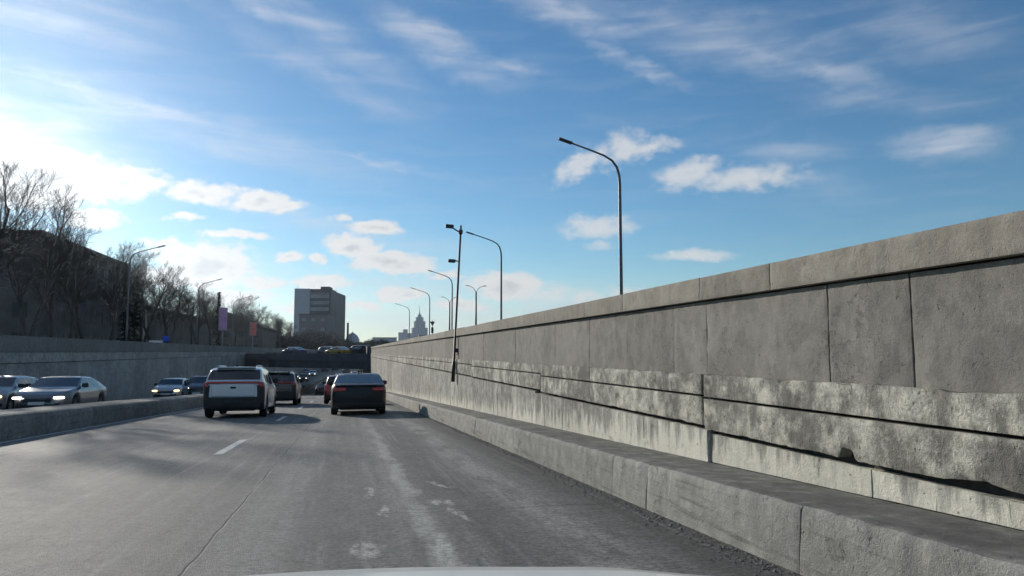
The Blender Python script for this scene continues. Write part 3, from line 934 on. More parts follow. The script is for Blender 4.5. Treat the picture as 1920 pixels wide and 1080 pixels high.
def make_car(kind, paint_m, lit=None, detail=True):
    """parts of a car at the origin, rear bumper at y=0, nose towards +Y"""
    K = KINDS[kind]; L = K['L']; root = empty('parked_proto')
    ys = sorted(set([round(v, 3) for v in fr(0, L, .055)] + [q for q in K['rearw']] + [q for q in K['frontw']] + [q for s in K['side'] for q in s] + [.02, .04]))

    def ring(y):
        w = evs(K['wid'], y, .06) if .02 < y < L - .02 else ev(K['wid'], y)
        tp = evs(K['top'], y, .07); bl = evs(K['belt'], y, .07)
        zb = K['clr'] + (.06 if y < .25 or y > L - .3 else 0)
        for wy in K['wy']:
            R = K['r'] + .055
            if abs(y - wy) < R:
                zb = max(zb, K['r'] + math.sqrt(R * R - (y - wy) ** 2))
        gh = max(0.015, tp - bl); H = bl - zb; tum = K['tum']
        q = min(1, gh / .2)
        return [(0, zb + .02), (w - .14, zb + .0), (w - .02, zb + .03 * min(1, H / .3)), (w, zb + .28 * H), (w + .008, zb + .55 * H), (w - .004, zb + .80 * H), (w - .030, bl - .015),
                (w - .05, bl + .02 * q), (w - .05 - tum * gh * .45, bl + .46 * gh), (w - .05 - tum * gh * .86, bl + .84 * gh),
                (w - .075 - tum * gh * 1.05, bl + .945 * gh), ((w - .1 - tum * gh) * .6, bl + .985 * gh), (0, tp)]
    R = [ring(y) for y in ys]; n = len(R[0])
    body, glass = MB(), {}
    verts = {}

    def vid(mb, key, i, j, s):
        k = (key, i, j, s if R[i][j][0] > 1e-6 else 1)
        if k not in verts:
            mb.v.append((R[i][j][0] * s, ys[i], R[i][j][1])); verts[k] = len(mb.v) - 1
        return verts[k]
    for i in range(len(ys) - 1):
        ym = (ys[i] + ys[i + 1]) / 2
        for j in range(n - 1):
            for s in (1, -1):
                key = 'body'
                if 10 <= j <= 11:
                    if K['rearw'][0] < ym < K['rearw'][1]: key = 'rear_window'
                    if K['frontw'][0] < ym < K['frontw'][1]: key = 'windscreen'
                if 7 <= j <= 8:
                    for k, (a, b) in enumerate(K['side']):
                        if a < ym < b: key = ('side_window', k, s)
                if key == 'body': mb = body
                else: mb = glass.setdefault(key, MB())
                q = [vid(mb, key, i, j, s), vid(mb, key, i, j + 1, s), vid(mb, key, i + 1, j + 1, s), vid(mb, key, i + 1, j, s)]
                if len(set(q)) < 3: continue
                q = tuple(dict.fromkeys(q))
                mb.f.append(q if s > 0 else q[::-1]); mb.sm.append(True)
    split = {'suv': .665, 'sedan': .44, 'hatch': .46}[kind]
    bump = {0: MB(), 1: MB()}

    def lower(x, z, tail):
        if tail and kind == 'suv' and abs(x) > .66 and z < 1.06: return True
        return z < (split if tail else .43)
    # the loft's own faces near both ends go to the bumpers
    keep_f, keep_s = [], []
    for q, sm_ in zip(body.f, body.sm):
        c = [sum(body.v[k][a] for k in q) / len(q) for a in range(3)]
        e_ = 0 if c[1] < .26 else 1 if c[1] > L - .30 else None
        if e_ is not None and lower(c[0], c[2], e_ == 0):
            bump[e_].add([body.v[k] for k in q], [tuple(range(len(q)))], True)
        else:
            keep_f.append(q); keep_s.append(sm_)
    body.f, body.sm = keep_f, keep_s
    for e_, i in ((0, 0), (1, len(ys) - 1)):                     # nose and tail, in rows
        rr_ = R[i][1:]; NC = 14; oy = -.05 if e_ == 0 else .07
        zlo_, zhi_ = rr_[0][1], rr_[-1][1]
        rows = []
        for k in range(15):
            z = zlo_ + (zhi_ - zlo_) * k / 14
            w_ = None
            for (xa, za), (xb, zb_) in zip(rr_, rr_[1:]):
                if za <= z <= zb_ + 1e-9 and zb_ > za:
                    w_ = xa + (xb - xa) * (z - za) / (zb_ - za); break
            rows.append((z, rr_[0][0] if w_ is None else max(w_, .02)))
        for k in range(14):
            for c in range(NC):
                pts = []
                for (z, w_), cc in ((rows[k], c), (rows[k], c + 1), (rows[k + 1], c + 1), (rows[k + 1], c)):
                    u = -1 + 2 * cc / NC; t = (z - zlo_) / (zhi_ - zlo_)
                    pts.append((u * w_, ys[i] + oy * (1 - abs(u) ** 3) * max(0.0, 4 * t * (1 - t)) ** .4, z))
                cx_ = sum(p[0] for p in pts) / 4; cz_ = sum(p[2] for p in pts) / 4
                (bump[e_] if lower(cx_, cz_, e_ == 0) else body).add(pts, [(0, 1, 2, 3)], True)
    for e_ in ():
        o = len(body.v); lp = [(p[0], p[1]) for p in R[i]] + [(-p[0], p[1]) for p in R[i][-2:0:-1]]
        cz = sum(p[1] for p in lp) / len(lp); oy = -.025 if i == 0 else .03
        for x, z in lp: body.v.append((x, ys[i], z))
        for x, z in lp: body.v.append((x * .82, ys[i] + oy, cz + (z - cz) * .82))
        m = len(lp)
        for k in range(m):
            q = (o + k, o + (k + 1) % m, o + m + (k + 1) % m, o + m + k)
            body.f.append(q); body.sm.append(True)
        body.f.append(tuple(o + m + k for k in range(m))); body.sm.append(False)
    def weld(mb, name, mat):
        ob = mb.build(name, mat, root)
        import bmesh
        bm = bmesh.new(); bm.from_mesh(ob.data); bmesh.ops.remove_doubles(bm, verts=bm.verts, dist=.0015)
        bmesh.ops.recalc_face_normals(bm, faces=bm.faces)
        for f_ in bm.faces: f_.smooth = True
        bm.to_mesh(ob.data); bm.free()
        return ob
    weld(body, 'body', paint_m)
    weld(bump[0], 'rear_bumper', M_PLASTIC)
    weld(bump[1], 'front_bumper', M_PLASTIC)
    for key, mb in glass.items():
        mb.build(key if isinstance(key, str) else 'side_window', M_GLASS, root)
    # undertray
    MB().bbox(-.62, .62, .25, L - .3, K['clr'] - .02, K['clr'] + .25, .03).build('undertray', M_PLASTIC, root)
    # wheels
    r = K['r']; tw = .215
    tyre = MB().lathe_x([(-tw / 2, r * .66), (-tw / 2, r * .92), (-tw * .40, r * .985), (-tw * .2, r), (tw * .2, r), (tw * .40, r * .985), (tw / 2, r * .92), (tw / 2, r * .66), (tw * .3, r * .62), (-tw * .3, r * .62), (-tw / 2, r * .66)], 28).mesh('tyre')
    tyre.materials.append(M_TYRE)
    rim = MB()
    rim.lathe_x([(.09, r * .64), (.10, r * .60), (.03, r * .57), (-.09, r * .57)], 28)
    for k in range(5):
        a = k * 2 * math.pi / 5; ca, sa = math.cos(a), math.sin(a)
        pts = []
        for (xx, rr, ww) in ((.085, .05, .045), (.085, r * .6, .03)):
            for s in (-1, 1):
                pts.append((xx, ca * rr - sa * ww * s, sa * rr + ca * ww * s))
        for (xx, rr, ww) in ((.05, .05, .045), (.05, r * .6, .03)):
            for s in (-1, 1):
                pts.append((xx, ca * rr - sa * ww * s, sa * rr + ca * ww * s))
        rim.add(pts, [(0, 1, 3, 2), (4, 6, 7, 5), (0, 2, 6, 4), (1, 5, 7, 3)])
    rim.lathe_x([(.10, .0), (.10, .055), (.06, .06)], 12)
    rim.lathe_x([(.0, .0), (.0, r * .57)], 20)
    rim = rim.mesh('rim'); rim.materials.append(M_RIM)
    for wy in K['wy']:
        for s in (1, -1):
            o = put(tyre, 'wheel', root, (s * (K['W'] / 2 - tw / 2 - .005), wy, r))
            o.rotation_euler = (0, 0, 0 if s > 0 else math.pi)
            put(rim, 'rim', o)
    W = K['W'] / 2
    if kind == 'suv':
        tg = MB().bbox(-.655, .655, -.075, .06, .675, 1.085, .03).build('tailgate', paint_m, root)
        MB().bbox(-.085, .085, -.088, -.07, .93, .995, .008).build('badge', M_PLASTIC, tg)
        lb = MB().bbox(-.80, .80, -.07, .10, 1.09, 1.155, .02)
        lb.build('light_bar', M_TAIL, root)
        for s in (1, -1):
            a, b = sorted((s * .74, s * .895)); MB().bbox(a, b, -.03, .20, .98, 1.13, .03).build('tail_light', M_TAIL, root)
        MB().bbox(-.26, .26, -.09, -.07, .47, .58, .004).build('number_plate', M_PLATE if lit == 'plate' else M_PLASTIC, root)
        MB().bbox(-.60, .60, .33, .66, 1.578, 1.628, .02).build('roof_spoiler', paint_m, root)
        for s in (1, -1):
            MB().tube([(s * .60, .75, 1.63), (s * .60, .85, 1.665), (s * .60, 2.4, 1.69), (s * .60, 2.55, 1.64)], [.015] * 4, 8).build('roof_rail', M_CHROME, root)
        MB().tube([(0, .62, 1.62), (0, .50, 1.72)], [.03, .006], 6).build('antenna', M_PLASTIC, root)
    elif kind == 'sedan':
        for s in (1, -1):
            a, b = sorted((s * .42, s * .855)); MB().bbox(a, b, -.055, .15, .80, .92, .03).build('tail_light', M_TAIL, root)
        MB().bbox(-.26, .26, -.075, -.04, .56, .67, .004).build('number_plate', M_PLASTIC, root)
        MB().bbox(-.62, .62, -.05, .12, .955, 1.015, .02).build('boot_lip', paint_m, root)
        MB().tube([(0, 1.72, 1.42), (0, 1.60, 1.475)], [.035, .008], 6).build('antenna', M_PLASTIC, root)
    else:
        for s in (1, -1):
            a, b = sorted((s * .58, s * .83)); MB().bbox(a, b, -.045, .18, .66, .97, .03).build('tail_light', M_TAIL, root)
        MB().bbox(-.26, .26, -.06, -.03, .60, .71, .004).build('number_plate', M_PLATE, root)
    # front
    hz = {'suv': .80, 'sedan': .64, 'hatch': .66}[kind]
    for s in (1, -1):
        a, b = sorted((s * .50, s * .80)); MB().bbox(a, b, L - .24, L + .02, hz - .035, hz + .05, .025).build('headlight', M_HEADOFF, root)
        a, b = sorted((s * (W - .06), s * (W + .16)))
        my = {'suv': 2.98, 'sedan': 3.06, 'hatch': 2.58}[kind]; mz = {'suv': 1.10, 'sedan': 1.0, 'hatch': 1.0}[kind]
        MB().bbox(a, b, my, my + .13, mz, mz + .16, .035).build('wing_mirror', M_PLASTIC, root)
    MB().bbox(-.46, .46, L - .03, L + .075, hz - .16, hz - .02, .02).build('grille', M_PLASTIC, root)
    MB().bbox(-.26, .26, L + .07, L + .085, .40, .51, .004).build('number_plate', M_PLATE, root)
    return root


PROTO = {k: make_car(k, P_WHITE) for k in KINDS}
USED = set()


def place_car(kind, X, Y, heading, paint_m, label, cat='car', group=None, lit=None, z=None, name='car', pitch=True, far=False):
    """Y is where the rear bumper (heading 0) or the nose (heading 180) stands"""
    if kind in USED: o = copy_tree(PROTO[kind])
    else: o = PROTO[kind]; USED.add(kind)
    o.name = name; tag(o, label, cat, group)
    o.location = (X + sx(Y), Y, rz(Y) if z is None else z)
    h = rad(heading)
    L = KINDS[kind]['L']
    tilt = math.atan(slope(Y)) if z is None else 0
    o.rotation_euler = (tilt * math.cos(h), 0, h)
    if z is None and abs(math.cos(h)) > .5 and math.cos(h) < 0:
        # local origin is the rear; shift back so that the nose stands at Y
        o.location = (X + sx(Y), Y + L, rz(Y + L))
        o.rotation_euler = (-math.atan(slope(Y + L / 2)), 0, h)
    for c in list(o.children):
        if c.data and c.data.materials and c.data.materials[0] == P_WHITE and paint_m != P_WHITE:
            c.material_slots[0].link = 'OBJECT'; c.material_slots[0].material = paint_m
        if lit and c.name.startswith('headlight'):
            c.material_slots[0].link = 'OBJECT'; c.material_slots[0].material = lit
        if far and c.name.split('.')[0] in ('antenna', 'undertray', 'number_plate', 'roof_rail', 'boot_lip', 'roof_spoiler', 'corner_trim'):
            bpy.data.objects.remove(c)
    return o


GO, GC = 'cars driving ahead on the right carriageway', 'oncoming cars on the left carriageway'
C1 = place_car('suv', -3.48, 24.7, 0, P_WHITE, 'white sport utility car with full-width red light bar, left lane ahead', group=GO, name='sport_utility_car')
C2 = place_car('sedan', .43, 25.2, 0, P_BLACK, 'black saloon seen from behind in the lane beside the right wall', group=GO, name='saloon_car')
for c in C2.children:
    if c.name.startswith('rear_window'):
        c.material_slots[0].link = 'OBJECT'; c.material_slots[0].material = M_DUSTY_SHEEN
place_car('suv', -3.30, 37.4, 0, P_DARK, 'dark estate-like utility car directly in front of the white one', group=GO, name='sport_utility_car')
place_car('hatch', -.22, 38.6, 0, P_RED, 'dark red hatchback half hidden by the black saloon', group=GO, name='hatchback_car')
for X, Y, k, p, lab in [(-.1, 92, 'suv', P_DARK, 'dark utility car beyond the red hatchback, just short of the bridge'),
                        (-3.2, 104, 'sedan', P_BLACK, 'black saloon entering the shade under the bridge, left lane'),
                        (-.4, 150, 'suv', P_BLACK, 'black utility car beyond the bridge above the saloon roof'),
                        (-3.6, 176, 'sedan', P_GREY, 'small grey saloon far beyond the bridge in our left lane'),
                        (-3.9, 205, 'suv', P_DARK, 'small dark utility car ahead of the far grey saloon'),
                        (-.6, 186, 'hatch', P_BLUE, 'small navy hatchback behind the pale blue lorry')]:
    place_car(k, X, Y, 0, p, lab, group=GO, far=True, name='car')
# oncoming
place_car('sedan', -10.6, 29.0, 180, P_GREY, 'grey saloon with lit headlights coming past at the far left', group=GC, lit=M_HEADLIT, name='saloon_car')
place_car('hatch', -13.6, 31.5, 180, P_SILVER, 'silver hatchback mostly hidden behind the oncoming grey saloon', group=GC, lit=M_HEADWARM, name='hatchback_car')
place_car('hatch', -11.3, 51.0, 180, P_SILVER, 'small silver hatchback with warm yellow headlights, oncoming', group=GC, lit=M_HEADWARM, name='hatchback_car')
place_car('suv', -9.9, 53.5, 180, P_DARK, 'dark utility car with one visible lit headlight beside the white one', group=GC, lit=M_HEADLIT, name='sport_utility_car')
for X, Y, k, p, l, lab in [(-8.8, 122, 'sedan', P_BLACK, M_HEADWARM, 'dark oncoming saloon with a warm headlight, under the bridge edge'),
                           (-11.6, 131, 'suv', P_DARK, M_HEADLIT, 'dark oncoming utility car under the bridge, nearest the left wall'),
                           (-11.8, 196, 'sedan', P_SILVER, M_HEADLIT, 'pale silver oncoming saloon, rightmost of the far trio'),
                           (-14.4, 205, 'suv', P_GREY, M_HEADOFF, 'grey oncoming utility car, leftmost of the far trio'),
                           (-12.0, 228, 'suv', P_DARK, M_HEADOFF, 'dark oncoming utility car at the back of the far trio'),
                           (-10.0, 236, 'sedan', P_BLACK, M_HEADLIT, 'far black oncoming car with two bright headlights'),
                           (-9.4, 262, 'hatch', P_WHITE, M_HEADLIT, 'tiny white oncoming hatchback farthest away under the bridge'),
                           (-10.4, 163, 'suv', P_BLACK, M_HEADLIT, 'black oncoming utility car halfway between the bridge and the far trio'),
                           (-13.6, 176, 'hatch', P_GREY, M_HEADLIT, 'grey oncoming hatchback near the left wall beyond the bridge'),
                           (-13.4, 247, 'sedan', P_SILVER, M_HEADLIT, 'silver oncoming saloon behind the far trio, left lane')]:
    place_car(k, X, Y, 180, p, lab, group=GC, lit=l, far=True, name='car')
# pale blue lorry far under the bridge
T_ = thing('lorry', 'small pale blue lorry far away under the bridge', 'lorry', (-.2 + sx(215), 215, rz(215)))
MB().bbox(-1.15, 1.15, 0, 4.6, .9, 2.7, .05).build('cargo_box', P_TRUCK, T_)
MB().bbox(-1.05, 1.05, 4.7, 6.3, .5, 2.2, .15).build('cab', P_TRUCK, T_)
MB().bbox(-.9, .9, .1, 6.2, .5, .88, .03).build('chassis', M_PLASTIC, T_)
for s in (-1, 1):
    for yy in (1.1, 5.4):
        MB().lathe_x([(-.14, .1), (-.14, .45), (.14, .45), (.14, .1)], 20, s * .95, yy, .45).build('wheel', M_TYRE, T_)
# cars on the bridge deck
ang = math.degrees(math.atan2(bd.x, bd.y))


def on_bridge(kind, t, d, flip, p, lab, name):
    q = bpt(t, d, .452)
    o = place_car(kind, 0, 0, 0, p, lab, group='cars crossing the bridge', z=.452, far=True, name=name)
    o.location = q; o.rotation_euler = (0, 0, -rad(ang) + (math.pi if flip else 0))


on_bridge('sedan', .50, 3.6, False, P_BLUE, 'navy saloon crossing the bridge, left of the yellow taxi', 'saloon_car')
on_bridge('hatch', .36, 7.4, True, P_GREY, 'grey hatchback on the bridge just right of the navy saloon', 'hatchback_car')
on_bridge('sedan', .16, 3.6, False, P_YELLOW, 'yellow taxi crossing the bridge', 'taxi')
on_bridge('suv', .02, 5.8, False, P_BLACK, 'black utility car at the right end of the bridge', 'sport_utility_car')

# ------------------------------------------------------------------ street lamps


def lamp(X, Y, label, arm=-1, name='street_lamp', group='single-arm street lamps above the right wall', hgt=1.0):
    o = thing(name, label, 'street lamp', (X, Y, GZ), 0, group)
    z = lambda v: (v - GZ) * hgt
    pts = [(0, 0, 0), (0, 0, z(3.4)), (0, 0, z(3.5)), (0, 0, z(9.4)), (arm * .03, 0, z(9.8)), (arm * .14, 0, z(10.2)), (arm * .38, 0, z(10.52)), (arm * .8, 0, z(10.75)), (arm * 1.5, 0, z(10.98)), (arm * 2.5, 0, z(11.28))]
    MB().tube(pts, [.125, .115, .095, .075, .07, .062, .055, .05, .045, .04], 10).build('pole', M_STEEL, o)
    h = MB().bbox(-.36, .36, -.13, .13, -.05, .05, .03)
    b = h.build('lamp_head', M_LAMPHEAD, o); b.location = (arm * 2.78, 0, z(11.36)); b.rotation_euler = (0, -arm * rad(16), 0)
    MB().bbox(-.2, .2, -.2, .2, 0, .06, .01).build('base_plate', M_STEEL, o)
    return o


for i, (Y, Xq) in enumerate([(33.5, 13), (62, 13), (92.5, 13), (118.5, 13), (158, 13)]):
    lamp(Xq, Y, ['tall single-arm street lamp nearest the camera above the right wall', 'second single-arm street lamp, behind the leaning camera mast', 'third single-arm street lamp along the right wall, left of the camera mast',
                 'fourth single-arm street lamp, just right of the far spired tower', 'farthest single-arm street lamp, in front of the far spired tower'][i])
for i, Y in enumerate((76.5, 110, 143)):
    lamp(-20.6, Y, ['curved street lamp reaching out of the bare trees beside the dark block', 'second curved street lamp on the left, where the trees thin out', 'third curved street lamp on the left, near the purple light box'][i], arm=1,
         group='single-arm street lamps above the left wall')


def double_lamp(X, Y, label):
    o = thing('double_street_lamp', label, 'street lamp', (X, Y, GZ), 0, 'two-arm street lamps behind the right wall')
    MB().tube([(0, 0, 0), (0, 0, 4), (0, 0, 10.2)], [.19, .17, .13], 10).build('pole', M_DARKSTEEL, o)
    for s in (-1, 1):
        MB().tube([(0, 0, 10.1), (s * .35, 0, 10.7), (s * .8, 0, 11.0), (s * 1.3, 0, 11.15)], [.05, .045, .04, .035], 6).build('arm', M_STEEL, o)
        MB().bbox(s * 1.4 - .3, s * 1.4 + .3, -.12, .12, 11.1, 11.2, .02).build('lamp_head', M_LAMPHEAD, o)


double_lamp(20.0, 115, 'two-armed street lamp right of the leaning camera mast')
double_lamp(19.2, 140, 'two-armed street lamp beside the third curved lamp')

# traffic sign + signal on a post
o = thing('traffic_signal', 'small dark traffic signal with a triangular sign behind the right wall', 'traffic signal', (15.9, 140, GZ))
MB().tube([(0, 0, 0), (0, 0, 6.6)], [.08, .07], 8).build('post', M_DARKSTEEL, o)
MB().bbox(-.22, .22, -.16, .12, 4.2, 5.3, .04).build('signal_head', M_DARKSTEEL, o)
g = MB(); g.add([(-.5, -.1, 6.4), (.5, -.1, 6.4), (0, -.1, 5.5), (-.5, -.06, 6.4), (.5, -.06, 6.4), (0, -.06, 5.5)], [(0, 2, 1), (3, 4, 5), (0, 1, 4, 3), (1, 2, 5, 4), (2, 0, 3, 5)])
g.build('triangular_sign', M_DARKSTEEL, o)
MB().bbox(-1.0, -.55, -.16, .12, 2.9, 3.8, .04).build('signal_head', M_DARKSTEEL, o)

# leaning camera mast on the wall ledge
CM = thing('camera_mast', 'thin leaning mast with traffic cameras standing on the right wall ledge', 'mast', (3.10, 21.7, .47))
CM.rotation_euler = (0, rad(2.6), 0)
MB().tube([(0, 0, -.25), (0, 0, .35), (0, 0, .36), (0, 0, 4.45)], [.055, .055, .036, .030], 10).build('pole', M_DARKSTEEL, CM)
MB().tube([(.0, 0, 3.35), (-.14, 0, 3.37)], [.02, .02], 6).build('bracket', M_DARKSTEEL, CM)
a = MB().bbox(-.33, -.11, -.06, .06, 3.30, 3.40, .02).build('camera', M_DARKSTEEL, CM)
MB().tube([(.05, 0, 4.20), (-.30, 0, 4.38)], [.022, .022], 6).build('bracket', M_DARKSTEEL, CM)
b = MB().bbox(-.47, -.22, -.06, .06, 4.34, 4.45, .02).build('camera', M_DARKSTEEL, CM)
MB().bbox(-.06, .06, -.05, .05, 4.18, 4.32, .015).build('junction_box', M_DARKSTEEL, CM)
MB().tube([(.06, -.02, .55), (.10, -.02, .6), (.10, -.02, 1.1), (.06, -.02, 1.15)], [.012] * 4, 6).build('conduit', M_DARKSTEEL, CM)
MB().bbox(.0, .16, -.05, .05, .62, .74, .015).build('clamp', M_DARKSTEEL, CM)

# ------------------------------------------------------------------ light boxes and small signs on the left
for (Y, X, m, lab) in [(128, -20.0, M_PURPLE, 'tall purple light box on a post among the bare trees'), (168, -20.0, M_RED, 'tall red light box on a post left of the grey tower')]:
    o = thing('light_box_sign', lab, 'sign', (X, Y, GZ), rad(12), 'light box signs on posts')
    MB().tube([(0, 0, 0), (0, 0, 4.2)], [.13, .11], 10).build('post', M_GREYBOX, o)
    MB().bbox(-.68, .68, -.2, .2, 4.1, 7.9 if m == M_PURPLE else 7.0, .05).build('box_frame', M_GREYBOX, o)
    MB().bbox(-.45 if m == M_RED else -.60, .64, -.235, -.18, 4.2, 7.8 if m == M_PURPLE else 6.95, .03).build('print_panel', m, o)
o = thing('blue_road_sign', 'small round bright blue road sign behind the left wall', 'sign', (-19.2, 86, GZ))
MB().tube([(0, 0, 0), (0, 0, 2.1)], [.035, .035], 8).build('post', M_STEEL, o)
d = MB().lathe_x([(-.02, 0), (-.02, .34), (.02, .34), (.02, 0)], 24).build('disc', M_BLUESIGN, o); d.location = (0, -.05, 2.0); d.rotation_euler = (0, 0, rad(90))
o = thing('white_board', 'low white board beside the blue sign behind the left wall', 'sign', (-20.2, 86, GZ))
for s in (-.5, .5): MB().tube([(s, 0, 0), (s, 0, 1.5)], [.03, .03], 6).build('post', M_STEEL, o)
MB().bbox(-.7, .7, -.06, -.03, 1.5, 1.85, .01).build('panel', M_WHITESIGN, o)

# ------------------------------------------------------------------ buildings


def block(o, x0, x1, y0, y1, z0, z1, wall, win=None, rows=3, cols=6, faces='SE', wh=1.5, ww=1.3, roof=.5, roofm=None):
    """house body with recessed-looking windows that stand 3 cm proud; x,y local, faces S = towards the camera, E = towards the road"""
    MB().box(x0, x1, y0, y1, z0, z1).build('wall', wall, o)
    MB().bbox(x0 - .35, x1 + .35, y0 - .35, y1 + .35, z1 + .003, z1 + roof, .05).build('roof', roofm or M_ROOF, o)
    if not win: return
    sh = (z1 - z0) / rows
    fm = {}
    for fc in faces:
        a0, a1 = (x0, x1) if fc == 'S' else (y0, y1)
        nc = cols if fc == 'E' else max(2, round(cols * (x1 - x0) / (y1 - y0)))
        stp = (a1 - a0) / nc
        if fc not in fm:
            f = MB()
            if fc == 'S':
                f.box(-ww / 2 - .1, ww / 2 + .1, -.05, .0, -.1, 0); f.box(-ww / 2 - .1, ww / 2 + .1, -.05, .0, wh, wh + .1)
                f.box(-ww / 2 - .1, -ww / 2, -.05, 0, 0, wh); f.box(ww / 2, ww / 2 + .1, -.05, 0, 0, wh); f.box(-.04, .04, -.05, 0, 0, wh)
                p = MB().box(-ww / 2, ww / 2, -.02, .0, 0, wh)
            else:
                f.box(0, .05, -ww / 2 - .1, ww / 2 + .1, -.1, 0); f.box(0, .05, -ww / 2 - .1, ww / 2 + .1, wh, wh + .1)
                f.box(0, .05, -ww / 2 - .1, -ww / 2, 0, wh); f.box(0, .05, ww / 2, ww / 2 + .1, 0, wh); f.box(0, .05, -.04, .04, 0, wh)
                p = MB().box(0, .02, -ww / 2, ww / 2, 0, wh)
            fmesh = f.mesh('window'); fmesh.materials.append(M_FRAME); pm = p.mesh('pane'); pm.materials.append(win)
            fm[fc] = (fmesh, pm)
        for r in range(rows):
            for c in range(nc):
                a = a0 + stp * (c + .5); z = z0 + sh * r + sh * .32
                loc = (a, y0 - .003, z) if fc == 'S' else (x1 + .003, a, z)
                w = put(fm[fc][0], 'window', o, loc); put(fm[fc][1], 'pane', w)


o = thing('apartment_block', 'dark four-storey block behind the bare trees at the far left', 'building', (-30, 81, GZ))
block(o, -40, 0, 0, 28.5, 0, 12.2, M_BRICK, M_WINDOW, 4, 9, 'SE')
o = thing('low_house', 'long low dark building behind the thinner trees left of the purple sign', 'building', (-30, 114, GZ))
block(o, -16, 0, 0, 64, 0, 7.2, M_BRICK2, M_WINDOW, 2, 20, 'SE', wh=1.6)
o = thing('tan_annex', 'tan rendered annex glimpsed between tree trunks beside the dark block', 'building', (-28.4, 111.2, GZ))
block(o, -4, .4, 0, 2.4, 0, 6.2, M_TAN, M_WINDOW, 2, 2, 'S', wh=1.4, ww=.9)
o = thing('low_house', 'low dark building with a pitched roof left of the grey tower', 'building', (-26, 205, GZ))
block(o, -14, 4, 0, 60, 0, 6.8, M_BRICK2, M_WINDOW, 2, 16, 'SE')
g = MB(); g.add([(-14.4, -.4, 7.3), (4.4, -.4, 7.3), (-5, -.4, 11.2), (-14.4, 60.4, 7.3), (4.4, 60.4, 7.3), (-5, 60.4, 11.2)], [(0, 1, 2), (5, 4, 3), (1, 4, 5, 2), (0, 2, 5, 3), (0, 3, 4, 1)])
g.build('pitched_roof', M_ROOF, o)

# grey office tower, turned a little
TW = thing('office_tower', 'grey and black office tower block above the bridge', 'building', (-9.4, 420, GZ), rad(-10.7))
H = 35.4
MB().box(-19.6, 0, .6, 42, 0, H - .6).build('core_wall', M_TDARK, TW)
MB().bbox(-19.9, -11.4, -.5, 14, 0, H + .5, .05).build('grey_slab', M_SLAB, TW)
for k in range(4):
    MB().box(-19.905 + .0, -19.9, 0, 0, 0, 0) if False else None
for r in range(9):
    z = 2.2 + r * 3.55
    MB().box(-11.3, -.9, .25, .62, z + 2.0, z + 3.25).build('spandrel', M_PODIUM if r in (8,) else M_TDARK, TW)
    for c in range(5):
        x = -11.2 + c * 2.06
        w = MB().box(x, x + 2.0, .45, .595, z, z + 1.98).build('window', M_TGLASS, TW)
MB().bbox(-.85, .25, .0, 42.2, 0, H - .2, .05).build('corner_fin', M_TDARK, TW)
for c in range(6):
    MB().box(.26, .34, 3 + c * 6.5, 6.4 + c * 6.5, 1.5, H - 3).build('window_strip', M_TDARK, TW)
MB().bbox(-11.2, .2, .3, 14, H - .55, H + .3, .05).build('parapet', M_TDARK, TW)
MB().bbox(-6.5, -1.5, 4, 12, H + .35, H + 2.0, .05).build('plant_room', M_TDARK, TW)
for x, y, h in ((-18.8, 2, 3.2), (-3, 30, 3.2), (-14, 10, 1.6)):
    MB().tube([(x, y, H - .6), (x, y, H + h)], [.09, .05], 6).build('antenna', M_DARKSTEEL, TW)
PD = thing('podium_building', 'lower pinkish grey building in front of the office tower', 'building', (-9.6, 378, GZ), rad(-10.7))
block(PD, -14.2, 0, 0, 18, 0, 19.2, M_PODIUM, M_TGLASS, 4, 4, 'S', wh=1.6, ww=2.0)
o = thing('brick_chimney', 'thin dark chimney standing right of the office tower', 'chimney', (.35, 400, GZ))
MB().tube([(0, 0, 0), (0, 0, 8), (0, 0, 15.6)], [.75, .6, .5], 12).build('shaft', M_BRICK, o)
MB().tube([(0, 0, 15.6), (0, 0, 16.1)], [.62, .62], 12).build('crown_ring', M_BRICK, o)
o = thing('domed_hall', 'small grey domed roof peeping out beside the chimney', 'building', (3.2, 440, GZ))
MB().box(-4, 4, 0, 9, 0, 6).build('wall', M_PODIUM, o)
g = MB(); pr = [(4.2, 6.0), (4.0, 8.0), (3.2, 9.8), (1.9, 11.2), (.5, 11.9), (.1, 12.6)]
for r_, z in pr: g.v += [(r_ * math.cos(k * math.pi / 10), 4.5 + r_ * math.sin(k * math.pi / 10), z) for k in range(20)]
for i in range(len(pr) - 1):
    for k in range(20):
        a = i * 20 + k; b = i * 20 + (k + 1) % 20; g.f.append((a, b, b + 20, a + 20)); g.sm.append(True)
g.build('dome', M_SLAB, o)

# far stepped tower with a spire, and its neighbour
FT = thing('spired_tower', 'hazy blue stepped high-rise with a thin spire on the horizon', 'building', (192, 2000, GZ))
for hw, z0, z1 in ((26, 0, 44), (21, 44, 66), (15, 66, 84), (10, 84, 95), (5, 95, 102)):
    MB().bbox(-hw, hw, -hw * .7, hw * .7, z0, z1, .6).build('tier', M_FARTOWER, FT)
    for k in range(int(hw / 4)):
        x = -hw + 3 + k * (2 * hw - 6) / max(1, int(hw / 4) - 1) if int(hw / 4) > 1 else 0
        MB().box(x - 1.2, x + 1.2, -hw * .7 - .6, -hw * .7 - .02, z0 + 2, z1 - 3).build('window_bay', M_TGLASS, FT)
MB().tube([(0, 0, 102), (0, 0, 107), (0, 0, 128)], [3.0, 1.2, .25], 8).build('spire', M_FARTOWER, FT)
FN = thing('high_rise', 'hazy lower high-rise left of the spired tower', 'building', (150, 1950, GZ))
for x0, x1, z in ((-18, -6, 52), (-6, 6, 60), (6, 17, 50)):
    MB().bbox(x0, x1 - .3, -9, 9, 0, z, .5).build('wing', M_FARTOWER, FN)
    MB().bbox(x0 + 2, x1 - 2.3, -9.5, -9.02, 4, z - 5, .1).build('window_bay', M_TGLASS, FN)
